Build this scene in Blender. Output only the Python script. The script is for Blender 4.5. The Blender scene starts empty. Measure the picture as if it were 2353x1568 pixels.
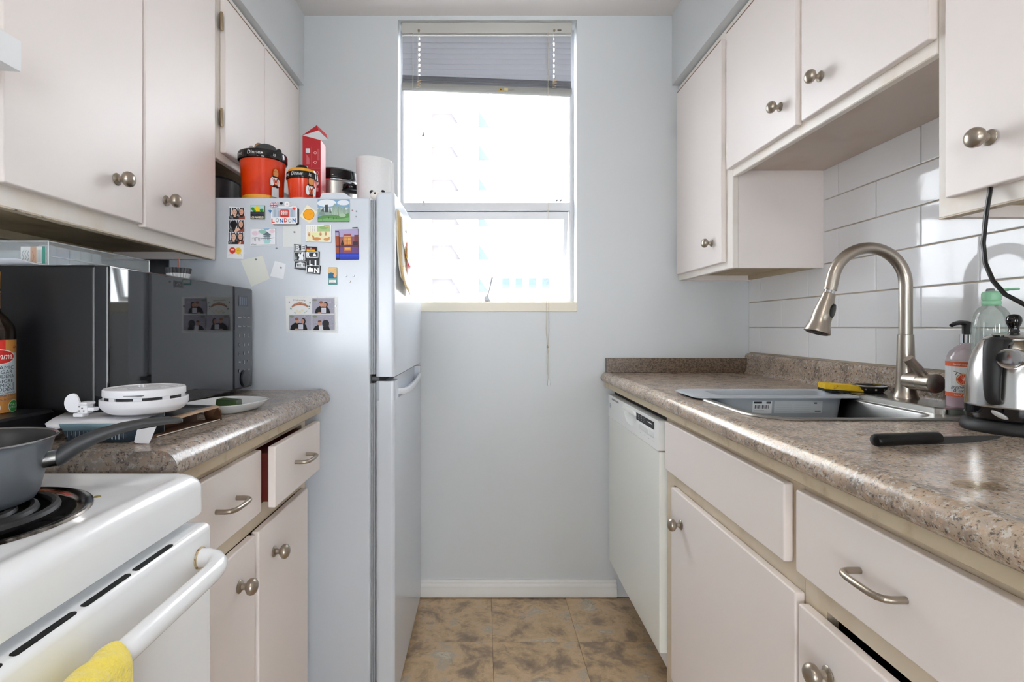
import bpy, bmesh, math, random
from mathutils import Vector, Matrix

PI = math.pi
random.seed(7)
S = bpy.context.scene
COL = S.collection

# ------------------------------------------------------------------ camera, world, lights, exposure
CAMZ = 1.115
cam_d = bpy.data.cameras.new('camera')
cam = bpy.data.objects.new('camera', cam_d)
COL.objects.link(cam)
cam.location = (0, 0, CAMZ)
cam.rotation_euler = (PI / 2, 0, 0)
cam_d.sensor_width = 36.0
cam_d.lens = 18.30
cam_d.shift_x = 0.0274
cam_d.shift_y = -0.0136
cam_d.clip_start = 0.01
cam_d.clip_end = 500
S.camera = cam

world = bpy.data.worlds.new('sky')
S.world = world
world.use_nodes = True
bgn = world.node_tree.nodes['Background']
bgn.inputs[0].default_value = (0.905, 0.952, 1.0, 1)
bgn.inputs[1].default_value = 17.0

FILL_LAMP_POWER = 6.0

vs = S.view_settings
S.display_settings.display_device = 'sRGB'
vs.view_transform = 'Standard'
vs.look = 'None'
vs.exposure = 0.0
vs.gamma = 1.0
vs.use_curve_mapping = False
cy = S.cycles
cy.use_denoising = True
cy.max_bounces = 14
cy.diffuse_bounces = 7
cy.glossy_bounces = 5
cy.transmission_bounces = 8
cy.transparent_max_bounces = 16
cy.sample_clamp_indirect = 8.0
cy.caustics_reflective = False
cy.caustics_refractive = False

# ------------------------------------------------------------------ materials
def lin(c):
    if isinstance(c, str):
        c = c.lstrip('#')
        c = tuple(int(c[i:i + 2], 16) for i in (0, 2, 4))
    out = []
    for v in c[:3]:
        v = v / 255.0
        out.append(v / 12.92 if v <= 0.04045 else ((v + 0.055) / 1.055) ** 2.4)
    return (out[0], out[1], out[2], 1.0)

def M(name, col, rough=0.5, metal=0.0, spec=0.5, bump=None, var=None, aniso=None, coat=0.0, emit=None, sheen=0.0, rand=False):
    """bump=(scale,strength,distance); var=(scale, second colour, low, high)"""
    m = bpy.data.materials.new(name)
    m.use_nodes = True
    nt = m.node_tree
    b = nt.nodes['Principled BSDF']
    b.inputs['Base Color'].default_value = lin(col)
    b.inputs['Roughness'].default_value = rough
    b.inputs['Metallic'].default_value = metal
    b.inputs['Specular IOR Level'].default_value = spec
    if coat:
        b.inputs['Coat Weight'].default_value = coat
        b.inputs['Coat Roughness'].default_value = 0.05
    if sheen:
        b.inputs['Sheen Weight'].default_value = sheen
    if emit:
        b.inputs['Emission Color'].default_value = lin(emit[0])
        b.inputs['Emission Strength'].default_value = emit[1]
    tc = None
    if bump or var or aniso:
        tc = nt.nodes.new('ShaderNodeTexCoord')
        src = tc.outputs['Object']
        if rand:
            oi = nt.nodes.new('ShaderNodeObjectInfo')
            vm = nt.nodes.new('ShaderNodeVectorMath'); vm.operation = 'MULTIPLY_ADD'
            vm.inputs[1].default_value = (17.0, 17.0, 17.0)
            nt.links.new(oi.outputs['Random'], vm.inputs[0])
            nt.links.new(src, vm.inputs[2])
            src = vm.outputs[0]
    if var:
        n = nt.nodes.new('ShaderNodeTexNoise')
        n.inputs['Scale'].default_value = var[0]
        n.inputs['Detail'].default_value = 5
        nt.links.new(src, n.inputs['Vector'])
        r = nt.nodes.new('ShaderNodeValToRGB')
        r.color_ramp.elements[0].position = var[2]
        r.color_ramp.elements[0].color = lin(col)
        r.color_ramp.elements[1].position = var[3]
        r.color_ramp.elements[1].color = lin(var[1])
        nt.links.new(n.outputs['Fac'], r.inputs['Fac'])
        nt.links.new(r.outputs['Color'], b.inputs['Base Color'])
    if bump:
        n = nt.nodes.new('ShaderNodeTexNoise')
        n.inputs['Scale'].default_value = bump[0]
        n.inputs['Detail'].default_value = 4
        nt.links.new(src, n.inputs['Vector'])
        bp = nt.nodes.new('ShaderNodeBump')
        bp.inputs['Strength'].default_value = bump[1]
        bp.inputs['Distance'].default_value = bump[2]
        nt.links.new(n.outputs['Fac'], bp.inputs['Height'])
        nt.links.new(bp.outputs['Normal'], b.inputs['Normal'])
    if aniso:   # brushed streaks: stretch of the noise per axis
        mp = nt.nodes.new('ShaderNodeMapping')
        mp.inputs['Scale'].default_value = aniso
        nt.links.new(src, mp.inputs['Vector'])
        n = nt.nodes.new('ShaderNodeTexNoise')
        n.inputs['Scale'].default_value = 1.0
        n.inputs['Detail'].default_value = 6
        nt.links.new(mp.outputs[0], n.inputs['Vector'])
        mr = nt.nodes.new('ShaderNodeMapRange')
        mr.inputs['To Min'].default_value = max(0.05, rough - 0.035)
        mr.inputs['To Max'].default_value = rough + 0.035
        nt.links.new(n.outputs['Fac'], mr.inputs['Value'])
        nt.links.new(mr.outputs[0], b.inputs['Roughness'])
    return m

_pm = {}
def PM(col, rough=0.55, spec=0.3):
    """plain print or plastic colour, cached"""
    key = (col, rough, spec)
    if key not in _pm:
        _pm[key] = M('print_%s' % str(col).strip('#').replace(' ', ''), col, rough, spec=spec)
    return _pm[key]

def glassy(name, col, gloss=0.08, tint=0.9, rough=0.02, haze=0.0, fres=0.5):
    """thin clear sheet: transparent plus a fresnel sheen, optional milky share"""
    m = bpy.data.materials.new(name)
    m.use_nodes = True
    nt = m.node_tree
    for n in list(nt.nodes):
        nt.nodes.remove(n)
    out = nt.nodes.new('ShaderNodeOutputMaterial')
    tr = nt.nodes.new('ShaderNodeBsdfTransparent')
    c = lin(col)
    tr.inputs[0].default_value = (c[0] * tint, c[1] * tint, c[2] * tint, 1)
    gl = nt.nodes.new('ShaderNodeBsdfGlossy')
    gl.inputs['Roughness'].default_value = rough
    lw = nt.nodes.new('ShaderNodeLayerWeight')
    lw.inputs['Blend'].default_value = 0.35
    mr = nt.nodes.new('ShaderNodeMath'); mr.operation = 'MULTIPLY_ADD'
    mr.inputs[1].default_value = fres
    mr.inputs[2].default_value = gloss
    nt.links.new(lw.outputs['Fresnel'], mr.inputs[0])
    mx = nt.nodes.new('ShaderNodeMixShader')
    nt.links.new(mr.outputs[0], mx.inputs[0])
    nt.links.new(tr.outputs[0], mx.inputs[1])
    nt.links.new(gl.outputs[0], mx.inputs[2])
    last = mx
    if haze:
        df = nt.nodes.new('ShaderNodeBsdfDiffuse')
        df.inputs[0].default_value = c
        m2 = nt.nodes.new('ShaderNodeMixShader')
        m2.inputs[0].default_value = haze
        nt.links.new(mx.outputs[0], m2.inputs[1])
        nt.links.new(df.outputs[0], m2.inputs[2])
        last = m2
    nt.links.new(last.outputs[0], out.inputs[0])
    return m

def granite(name, dk=1.0, spots=0.9, warm=(1.0, 1.0, 1.0)):
    """speckled brown grey laminate"""
    m = bpy.data.materials.new(name)
    m.use_nodes = True
    nt = m.node_tree
    b = nt.nodes['Principled BSDF']
    b.inputs['Roughness'].default_value = 0.22
    b.inputs['Specular IOR Level'].default_value = 0.42
    tc = nt.nodes.new('ShaderNodeTexCoord')
    def noise(scale, detail, rough=0.6):
        n = nt.nodes.new('ShaderNodeTexNoise')
        n.inputs['Scale'].default_value = scale
        n.inputs['Detail'].default_value = detail
        n.inputs['Roughness'].default_value = rough
        nt.links.new(tc.outputs['Object'], n.inputs['Vector'])
        return n
    def ramp(src, pts):
        r = nt.nodes.new('ShaderNodeValToRGB')
        cr = r.color_ramp
        while len(cr.elements) < len(pts):
            cr.elements.new(0.5)
        for e, (p, c) in zip(cr.elements, pts):
            e.position = p
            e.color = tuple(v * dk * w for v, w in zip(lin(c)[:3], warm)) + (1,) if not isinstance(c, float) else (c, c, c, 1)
        nt.links.new(src, r.inputs['Fac'])
        return r
    def mix(fac, a, c):
        x = nt.nodes.new('ShaderNodeMix'); x.data_type = 'RGBA'
        nt.links.new(fac, x.inputs[0]); nt.links.new(a, x.inputs[6]); nt.links.new(c, x.inputs[7])
        return x
    base = ramp(noise(22, 6).outputs['Fac'], [(0.33, '#827870'), (0.47, '#a09286'), (0.56, '#b2a394'), (0.68, '#a89d95')])
    peach = ramp(noise(75, 3).outputs['Fac'], [(0.54, 0.0), (0.64, 0.55)])
    pc = nt.nodes.new('ShaderNodeRGB'); pc.outputs[0].default_value = tuple(v * dk for v in lin('#bc9c84')[:3]) + (1,)
    a = mix(peach.outputs['Color'], base.outputs['Color'], pc.outputs[0])
    grey = ramp(noise(120, 4, 0.7).outputs['Fac'], [(0.53, 0.0), (0.61, 0.8)])
    gc = nt.nodes.new('ShaderNodeRGB'); gc.outputs[0].default_value = tuple(v * dk for v in lin('#c6c1bb')[:3]) + (1,)
    c = mix(grey.outputs['Color'], a.outputs[2], gc.outputs[0])
    dark = ramp(noise(170, 4, 0.75).outputs['Fac'], [(0.38, spots), (0.47, 0.0)])
    dc = nt.nodes.new('ShaderNodeRGB'); dc.outputs[0].default_value = lin('#4c4542')
    d = mix(dark.outputs['Color'], c.outputs[2], dc.outputs[0])
    nt.links.new(d.outputs[2], b.inputs['Base Color'])
    bp = nt.nodes.new('ShaderNodeBump')
    bp.inputs['Strength'].default_value = 0.08
    bp.inputs['Distance'].default_value = 0.001
    nt.links.new(noise(260, 2).outputs['Fac'], bp.inputs['Height'])
    nt.links.new(bp.outputs['Normal'], b.inputs['Normal'])
    return m

def vinyl(name):
    """mottled slate print of a floor tile; every tile takes its own patch"""
    m = bpy.data.materials.new(name)
    m.use_nodes = True
    nt = m.node_tree
    b = nt.nodes['Principled BSDF']
    b.inputs['Roughness'].default_value = 0.38
    tc = nt.nodes.new('ShaderNodeTexCoord')
    oi = nt.nodes.new('ShaderNodeObjectInfo')
    vm = nt.nodes.new('ShaderNodeVectorMath'); vm.operation = 'MULTIPLY_ADD'
    vm.inputs[1].default_value = (31.0, 31.0, 31.0)
    nt.links.new(oi.outputs['Random'], vm.inputs[0])
    nt.links.new(tc.outputs['Object'], vm.inputs[2])
    def noise(scale, detail, dist=0.0, rough=0.6):
        n = nt.nodes.new('ShaderNodeTexNoise')
        n.inputs['Scale'].default_value = scale
        n.inputs['Detail'].default_value = detail
        n.inputs['Roughness'].default_value = rough
        n.inputs['Distortion'].default_value = dist
        nt.links.new(vm.outputs[0], n.inputs['Vector'])
        return n
    r = nt.nodes.new('ShaderNodeValToRGB')
    pts = [(0.28, '#7d7062'), (0.40, '#9f8a74'), (0.48, '#c3a884'), (0.55, '#d3b794'), (0.62, '#b9ae9c'), (0.68, '#d6cbb8'), (0.76, '#8f8272')]
    while len(r.color_ramp.elements) < len(pts):
        r.color_ramp.elements.new(0.5)
    for e, (p, c) in zip(r.color_ramp.elements, pts):
        e.position = p; e.color = lin(c)
    nt.links.new(noise(9.0, 9, 0.35, 0.66).outputs['Fac'], r.inputs['Fac'])
    r2 = nt.nodes.new('ShaderNodeValToRGB')
    r2.color_ramp.elements[0].position = 0.36; r2.color_ramp.elements[0].color = (1, 1, 1, 1)
    r2.color_ramp.elements[1].position = 0.46; r2.color_ramp.elements[1].color = (0, 0, 0, 1)
    nt.links.new(noise(20, 8, 0.6, 0.72).outputs['Fac'], r2.inputs['Fac'])
    x = nt.nodes.new('ShaderNodeMix'); x.data_type = 'RGBA'
    sc = nt.nodes.new('ShaderNodeMath'); sc.operation = 'MULTIPLY'; sc.inputs[1].default_value = 0.55
    nt.links.new(r2.outputs['Color'], sc.inputs[0])
    nt.links.new(sc.outputs[0], x.inputs[0])
    nt.links.new(r.outputs['Color'], x.inputs[6])
    x.inputs[7].default_value = lin('#8a7762')
    nt.links.new(x.outputs[2], b.inputs['Base Color'])
    bp = nt.nodes.new('ShaderNodeBump')
    bp.inputs['Strength'].default_value = 0.12
    bp.inputs['Distance'].default_value = 0.002
    nt.links.new(noise(30, 5).outputs['Fac'], bp.inputs['Height'])
    nt.links.new(bp.outputs['Normal'], b.inputs['Normal'])
    return m

# ------------------------------------------------------------------ mesh helpers
class MB:
    def __init__(self):
        self.bm = bmesh.new()
    def _mi(self, faces, mi):
        if mi:
            for f in faces:
                f.material_index = mi
    def box(self, x0, x1, y0, y1, z0, z1, bev=0.0, seg=2, mi=0):
        c = Matrix.Translation(((x0 + x1) / 2, (y0 + y1) / 2, (z0 + z1) / 2)) @ Matrix.Diagonal((abs(x1 - x0), abs(y1 - y0), abs(z1 - z0), 1))
        g = bmesh.ops.create_cube(self.bm, size=1.0, matrix=c)
        vs_ = g['verts']
        es = list({e for v in vs_ for e in v.link_edges})
        fs = list({f for v in vs_ for f in v.link_faces})
        self._mi(fs, mi)
        if bev:
            r = bmesh.ops.bevel(self.bm, geom=es, offset=bev, segments=seg, profile=0.5, affect='EDGES', material=-1)
            self._mi(r['faces'], mi)
        return self
    def face(self, pts, mi=0):
        f = self.bm.faces.new([self.bm.verts.new(p) for p in pts])
        f.material_index = mi
        return f
    def loft(self, rings, cap0=True, cap1=True, closed=True, mi=0):
        R = [[self.bm.verts.new(p) for p in r] for r in rings]
        n = len(R[0])
        for a, b in zip(R, R[1:]):
            for i in range(n if closed else n - 1):
                j = (i + 1) % n
                f = self.bm.faces.new((a[i], a[j], b[j], b[i]))
                f.material_index = mi
        if cap0:
            self.bm.faces.new(list(reversed(R[0]))).material_index = mi
        if cap1:
            self.bm.faces.new(R[-1]).material_index = mi
        return self
    def lathe(self, prof, c=(0, 0, 0), axis='Z', seg=32, mi=0):
        """prof: (radius, height) pairs; radius 0 closes with a point"""
        def P(r, h, a):
            u, v = r * math.cos(a), r * math.sin(a)
            if axis == 'Z':
                return Vector((c[0] + u, c[1] + v, c[2] + h))
            if axis == 'X':
                return Vector((c[0] + h, c[1] + u, c[2] + v))
            return Vector((c[0] + v, c[1] + h, c[2] + u))
        prev = None
        for r, h in prof:
            if r <= 1e-6:
                ring = [self.bm.verts.new(P(0, h, 0))]
            else:
                ring = [self.bm.verts.new(P(r, h, 2 * PI * i / seg)) for i in range(seg)]
            if prev is not None:
                for i in range(seg):
                    j = (i + 1) % seg
                    if len(prev) == 1 and len(ring) == 1:
                        break
                    if len(prev) == 1:
                        f = self.bm.faces.new((prev[0], ring[j], ring[i]))
                    elif len(ring) == 1:
                        f = self.bm.faces.new((prev[i], prev[j], ring[0]))
                    else:
                        f = self.bm.faces.new((prev[i], prev[j], ring[j], ring[i]))
                    f.material_index = mi
            prev = ring
        return self
    def tube(self, pts, r, seg=10, caps=True, mi=0, flat=None, closed=False):
        """sweep; r a number or a list; flat scales one cross direction"""
        pts = [Vector(p) for p in pts]
        n = len(pts)
        rs = r if isinstance(r, (list, tuple)) else [r] * n
        tang = []
        for i in range(n):
            if closed:
                t = pts[(i + 1) % n] - pts[i - 1]
            else:
                t = pts[min(i + 1, n - 1)] - pts[max(i - 1, 0)]
            tang.append(t.normalized())
        up = Vector((0, 0, 1))
        if abs(tang[0].dot(up)) > 0.9:
            up = Vector((0, 1, 0))
        nrm = (up - tang[0] * up.dot(tang[0])).normalized()
        rings = []
        for i in range(n):
            nrm = (nrm - tang[i] * nrm.dot(tang[i])).normalized()
            bi = tang[i].cross(nrm)
            fl = flat if flat else 1.0
            rings.append([pts[i] + (nrm * math.cos(2 * PI * k / seg) + bi * math.sin(2 * PI * k / seg) * fl) * rs[i] for k in range(seg)])
        if closed:
            rings.append(rings[0])
            self.loft(rings, False, False, True, mi)
            bmesh.ops.remove_doubles(self.bm, verts=self.bm.verts, dist=1e-6)
        else:
            self.loft(rings, caps, caps, True, mi)
        return self
    def prism(self, poly, lo, hi, plane='XZ', mi=0):
        """2D polygon extruded along the remaining axis"""
        def P(a, b, t):
            return {'XZ': (a, t, b), 'XY': (a, b, t), 'YZ': (t, a, b)}[plane]
        self.loft([[P(a, b, lo) for a, b in poly], [P(a, b, hi) for a, b in poly]], True, True, True, mi)
        return self
    def holed(self, outer, holes, z, mi=0):
        """flat face at height z with holes"""
        es = []
        for loop in [outer] + holes:
            vv = [self.bm.verts.new((p[0], p[1], z)) for p in loop]
            for a, b in zip(vv, vv[1:] + vv[:1]):
                es.append(self.bm.edges.new((a, b)))
        r = bmesh.ops.triangle_fill(self.bm, use_beauty=True, edges=es)
        for g in r['geom']:
            if isinstance(g, bmesh.types.BMFace):
                g.material_index = mi
        return self
    def weighted(self, me, sharp):
        """area weighted corner normals, so that wide flat faces stay flat beside their rounded edges"""
        ca = math.cos(math.radians(sharp))
        fn = [p.normal.copy() for p in me.polygons]
        fa = [p.area for p in me.polygons]
        at = [[] for _ in me.vertices]
        for p in me.polygons:
            for v in p.vertices:
                at[v].append(p.index)
        out = []
        for p in me.polygons:
            n0 = fn[p.index]
            for v in p.vertices:
                acc = Vector((0, 0, 0))
                for q in at[v]:
                    if fn[q].dot(n0) > ca:
                        acc += fn[q] * fa[q]
                out.append(acc.normalized() if acc.length > 1e-14 else n0)
        me.normals_split_custom_set(out)
    def mesh(self, name, mats, origin=(0, 0, 0), sharp=38, fix=True):
        bm = self.bm
        if fix:
            bmesh.ops.recalc_face_normals(bm, faces=bm.faces)
        o = Vector(origin)
        if o.length:
            bmesh.ops.translate(bm, verts=bm.verts, vec=-o)
        me = bpy.data.meshes.new(name)
        bm.to_mesh(me)
        bm.free()
        for m in (mats if isinstance(mats, (list, tuple)) else [mats]):
            me.materials.append(m)
        me.polygons.foreach_set('use_smooth', [True] * len(me.polygons))
        me.set_sharp_from_angle(angle=math.radians(sharp))
        if fix and len(me.polygons) < 2500:
            self.weighted(me, sharp)
        return me
    def build(self, name, mats, parent=None, origin=None, local=False, sharp=38, fix=True):
        """world coordinates in; the mesh is stored relative to its thing"""
        if parent is not None and not local:
            org = ORG[parent.name]
        elif origin is not None:
            org = Vector(origin)
        else:
            org = Vector((0, 0, 0))
        me = self.mesh(name, mats, (0, 0, 0) if local else org, sharp, fix)
        o = bpy.data.objects.new(name, me)
        COL.objects.link(o)
        if parent is not None:
            o.parent = parent
        else:
            o.location = org
        ORG[o.name] = org
        return o

ORG = {}

def tag(o, label=None, cat=None, group=None, kind=None):
    if label: o['label'] = label
    if cat: o['category'] = cat
    if group: o['group'] = group
    if kind: o['kind'] = kind
    return o

def thing(name, label, cat, loc=(0, 0, 0), rotz=0.0, group=None, rot=None):
    o = bpy.data.objects.new(name, None)
    COL.objects.link(o)
    o.empty_display_size = 0.05
    o.location = loc
    o.rotation_euler = rot if rot else (0, 0, rotz)
    ORG[o.name] = Vector(loc)
    return tag(o, label, cat, group)

def struct(o):
    o['kind'] = 'structure'
    return o

def put(name, me, parent, pos, rot=(0, 0, 0), scale=None):
    """shared mesh placed at a world position under a part"""
    o = bpy.data.objects.new(name, me)
    COL.objects.link(o)
    o.parent = parent
    o.location = Vector(pos) - ORG[parent.name]
    o.rotation_euler = rot
    if scale: o.scale = scale
    ORG[o.name] = ORG[parent.name]
    return o

def rrect(x0, x1, y0, y1, r, n=6):
    out = []
    for cx, cyy, a0 in ((x1 - r, y1 - r, 0), (x0 + r, y1 - r, 90), (x0 + r, y0 + r, 180), (x1 - r, y0 + r, 270)):
        for i in range(n + 1):
            a = math.radians(a0 + 90.0 * i / n)
            out.append((cx + r * math.cos(a), cyy + r * math.sin(a)))
    return out

def ring3(poly, z):
    return [(a, b, z) for a, b in poly]

def circ(cx, cyy, r, n=24, a0=0.0, ry=None):
    ry = ry or r
    return [(cx + r * math.cos(a0 + 2 * PI * i / n), cyy + ry * math.sin(a0 + 2 * PI * i / n)) for i in range(n)]

_txt = {}
def text_tris(s, size=1.0, shear=0.0, space=1.0, bold=0.0):
    """flat lettering as 2D verts and faces, from the built-in font; origin lower left"""
    key = (s, shear, space, bold)
    if key not in _txt:
        c = bpy.data.curves.new('lettering', 'FONT')
        c.body = s
        c.size = 1.0
        c.shear = shear
        c.space_character = space
        c.resolution_u = 3
        c.offset = bold
        o = bpy.data.objects.new('lettering', c)
        me = bpy.data.meshes.new_from_object(o)
        _txt[key] = ([(v.co.x, v.co.y) for v in me.vertices], [tuple(p.vertices) for p in me.polygons])
        bpy.data.objects.remove(o)
        bpy.data.curves.remove(c)
        bpy.data.meshes.remove(me)
    vs_, fs = _txt[key]
    return [(x * size, y * size) for x, y in vs_], fs

def text_on(mb, s, fn, size, mi=0, centre=True, shear=0.0, u0=0.0, v0=0.0, space=1.0, width=None, bold=0.0):
    """lettering laid on a surface: fn(u, v) -> 3D point. width stretches the line to that length"""
    vs_, fs = text_tris(s, size, shear, space, bold)
    if not vs_:
        return mb
    xs = [p[0] for p in vs_]
    w = max(xs) - min(xs)
    k = width / w if width and w > 0 else 1.0
    off = -(min(xs) + max(xs)) / 2 if centre else -min(xs)
    vv = [mb.bm.verts.new(fn(u0 + (x + off) * k, v0 + y)) for x, y in vs_]
    for f in fs:
        try:
            q = mb.bm.faces.new([vv[i] for i in f])
            q.material_index = mi
        except ValueError:
            pass
    return mb

class Print:
    """flat print in stacked hair-thin layers on a surface: fn(u, v, lift) -> point"""
    def __init__(self, fn, base=0.0003, step=0.00004):
        self.fn, self.lift, self.step = fn, base, step
        self.bm = MB()
        self.mats, self.idx = [], {}
    def _m(self, col):
        if col not in self.idx:
            self.idx[col] = len(self.mats)
            self.mats.append(PM(col))
        self.lift += self.step
        return self.idx[col]
    def poly(self, pts, col):
        mi = self._m(col)
        self.bm.face([self.fn(u, v, self.lift) for u, v in pts], mi)
        return self
    def rect(self, u0, v0, u1, v1, col):
        return self.poly([(u0, v0), (u1, v0), (u1, v1), (u0, v1)], col)
    def ell(self, cx, cyy, rx, ry, col, n=20):
        return self.poly([(cx + rx * math.cos(2 * PI * i / n), cyy + ry * math.sin(2 * PI * i / n)) for i in range(n)], col)
    def line(self, pts, w, col):
        mi = self._m(col)
        for (a, b), (c, d) in zip(pts, pts[1:]):
            dx, dy = c - a, d - b
            L = math.hypot(dx, dy) or 1
            nx, ny = -dy / L * w / 2, dx / L * w / 2
            self.bm.face([self.fn(u, v, self.lift) for u, v in ((a + nx, b + ny), (c + nx, d + ny), (c - nx, d - ny), (a - nx, b - ny))], mi)
        return self
    def bell(self, cx, cyy, rx, ry, col, n=16):
        """ellipse in upright strips, for curved surfaces"""
        mi = self._m(col)
        for k in range(n):
            a, b = PI - PI * k / n, PI - PI * (k + 1) / n
            ua, ub, va, vb = cx + rx * math.cos(a), cx + rx * math.cos(b), ry * math.sin(a), ry * math.sin(b)
            self.bm.face([self.fn(u, v, self.lift) for u, v in ((ua, cyy - va), (ub, cyy - vb), (ub, cyy + vb), (ua, cyy + va)) if True], mi) if 0 < k < n - 1 else self.bm.face([self.fn(u, v, self.lift) for u, v in (((ua, cyy), (ub, cyy - vb), (ub, cyy + vb)) if k == 0 else ((ua, cyy - va), (ub, cyy), (ua, cyy + va)))], mi)
        return self
    def text(self, s, u, v, size, col, down=True, shear=0.0, width=None, centre=True, bold=0.0):
        mi = self._m(col)
        lift = self.lift
        sg = -1 if down else 1
        text_on(self.bm, s, lambda a, b: self.fn(u + a, v + sg * b, lift), size, mi, centre, shear, width=width, bold=bold)
        return self
    def build(self, name, parent, local=False):
        return self.bm.build(name, self.mats, parent, local=local, fix=False)

# ------------------------------------------------------------------ shared materials
WALL = M('wall_paint', (208, 211, 213), 0.6, spec=0.3, bump=(260, 0.05, 0.001))
CEIL = M('ceiling_paint', (222, 217, 214), 0.7, spec=0.2)
TRIMW = M('trim_paint', (228, 228, 226), 0.4)
CAB = M('cabinet_paint', (236, 228, 224), 0.42, spec=0.35, bump=(40, 0.04, 0.002))
FRAME = M('frame_paint', (234, 228, 221), 0.45, spec=0.35, bump=(40, 0.05, 0.002), var=(9, (222, 208, 188), 0.55, 0.8))
CREAM = M('worn_cream_paint', (198, 183, 156), 0.5, var=(30, (172, 154, 124), 0.55, 0.75), bump=(60, 0.1, 0.002))
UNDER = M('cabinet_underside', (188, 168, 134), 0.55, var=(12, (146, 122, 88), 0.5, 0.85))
DARKIN = M('cabinet_interior', (28, 24, 22), 0.8)
REDWOOD = M('drawer_side_wood', (96, 26, 16), 0.5)
NICKEL = M('satin_nickel', (168, 158, 145), 0.33, 1.0)
BRASS = M('aged_hinge_metal', (166, 150, 124), 0.4, 1.0)
STEEL = M('stainless_steel', (190, 188, 184), 0.25, 1.0, aniso=(300, 300, 6))
BRUSH = M('brushed_nickel', (172, 163, 151), 0.3, 1.0)
CHROME = M('chrome', (225, 225, 225), 0.08, 1.0)
GRAN = granite('granite_laminate', 1.0, .9, (1.03, .985, .91))
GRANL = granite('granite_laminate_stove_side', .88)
BLK = M('black_plastic', (20, 20, 22), 0.32)
BLKG = M('black_gloss', (12, 12, 14), 0.06, spec=0.6)
BLKM = M('black_matte', (22, 22, 23), 0.55)
WHT = M('white_enamel', (243, 245, 247), 0.16, spec=0.5)
FRG = M('fridge_enamel', (204, 210, 218), 0.22, spec=0.5, bump=(500, 0.04, 0.0005))
PLASW = M('white_plastic', (226, 226, 228), 0.4)
TILEM = M('glazed_tile', (240, 241, 243), 0.06, spec=0.55, bump=(15, 0.09, 0.004), rand=True)
GROUT = M('grout', (190, 178, 160), 0.8)
VINYL = vinyl('slate_vinyl')
GLASS = glassy('window_glass', (255, 255, 255), 0.03, 0.97)
ALU = M('window_aluminium', (206, 207, 210), 0.45, 0.1)
FRAMESH = M('shaded_frame_paint', (212, 198, 176), 0.45, spec=0.35, bump=(40, 0.05, 0.002), var=(9, (190, 172, 146), 0.5, 0.75))  # cream frame paint, darkened to tan for the shadow between drawer fronts
CLEAR = glassy('clear_plastic', (246, 250, 252), 0.02, 0.97, 0.05, 0.20, 0.12)

# ------------------------------------------------------------------ the room shell
XL, XR, YB, YF, ZC = -1.06, 1.102, 2.15, -3.4, 2.402
YK, XW = -0.40, 3.2          # unseen wider room behind the camera, shaped so fill light reaches the sides
fl = struct(MB().box(-XW - .1, XW + .1, YF - .1, YB + .1, -0.06, -0.004).build('floor', M('floor_joint', (74, 62, 50), 0.8)))
tile_me = MB().box(-.1518, .1518, -.1518, .1518, -.006, 0.0, 0.0010, 1).mesh('floor_tile', VINYL)
for i in range(-2, 3):
    for j in range(0, 8):
        cx, cyy = 0.0305 + 0.3045 * (i + .5), 2.147 - 0.3045 * (j + .5)
        if cx - .15 < XL or cx + .15 > XR + .12:
            continue
        put('floor_tile', tile_me, fl, (cx, cyy, 0.0))
MB().box(-XW, XW, YF, -.30, -.004, .001).build('floor_covering', M('grey_floor', (176, 174, 170), .5, var=(4, (158, 156, 152), .4, .7)), fl)
struct(MB().box(-XW - .1, XW + .1, YF - .1, YB + .1, ZC, ZC + .08).build('ceiling', CEIL))

WX0, WX1, WZ0, WZ1 = -0.356, 0.384, 1.218, 2.385
wb = MB()
wb.box(XL - .1, WX0, YB, YB + .16, 0, ZC)
wb.box(WX1, XR + .1, YB, YB + .16, 0, ZC)
wb.box(WX0, WX1, YB, YB + .16, 0, WZ0 - .04)
wb.box(WX0, WX1, YB, YB + .16, WZ1, ZC)
struct(wb.build('wall_back', WALL))
wl = MB()
wl.box(XL - .1, XL, YK, YB, 0, ZC); wl.box(-XW - .1, XL - .1, YK, YK + .1, 0, ZC); wl.box(-XW - .1, -XW, YF, YK, 0, ZC)
struct(wl.build('wall_left', WALL))
wr_ = MB()
wr_.box(XR, XR + .1, YK, YB, 0, ZC); wr_.box(XR + .1, XW + .1, YK, YK + .1, 0, ZC); wr_.box(XW, XW + .1, YF, YK, 0, ZC)
wr = struct(wr_.build('wall_right', WALL))
# unseen end wall behind the camera: two windows added to let in fill daylight
RX0, RX1, RZ0, RZ1 = 0.70, 2.1, 0.12, 1.90
wf = MB()
wf.box(-XW - .1, -RX1, YF - .12, YF, 0, ZC); wf.box(RX1, XW + .1, YF - .12, YF, 0, ZC); wf.box(-RX0, RX0, YF - .12, YF, 0, ZC)
for sg_ in (-1, 1):
    xa, xb = sorted((sg_ * RX0, sg_ * RX1))
    wf.box(xa, xb, YF - .12, YF, 0, RZ0); wf.box(xa, xb, YF - .12, YF, RZ1, ZC)
struct(wf.build('wall_front', WALL))
for sg_, nm in ((-1, 'fill_window_2'), (1, 'fill_window_3')):
    xa, xb = sorted((sg_ * RX0, sg_ * RX1))
    w2 = struct(thing(nm, 'added tall white framed window behind the camera, unseen, letting in fill light', None, ((xa + xb) / 2, YF - .06, RZ0)))
    w2f = MB()
    w2f.box(xa, xb, YF - .09, YF - .04, RZ0, RZ0 + .05); w2f.box(xa, xb, YF - .09, YF - .04, RZ1 - .05, RZ1)
    for x in (xa, (xa + xb) / 2 - .025, xb - .05):
        w2f.box(x, x + .05, YF - .09, YF - .04, RZ0 + .05, RZ1 - .05)
    w2f.build('frame', TRIMW, w2)
    MB().box(xa + .05, xb - .05, YF - .068, YF - .064, RZ0 + .05, RZ1 - .05).build('pane', GLASS, w2)

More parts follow.
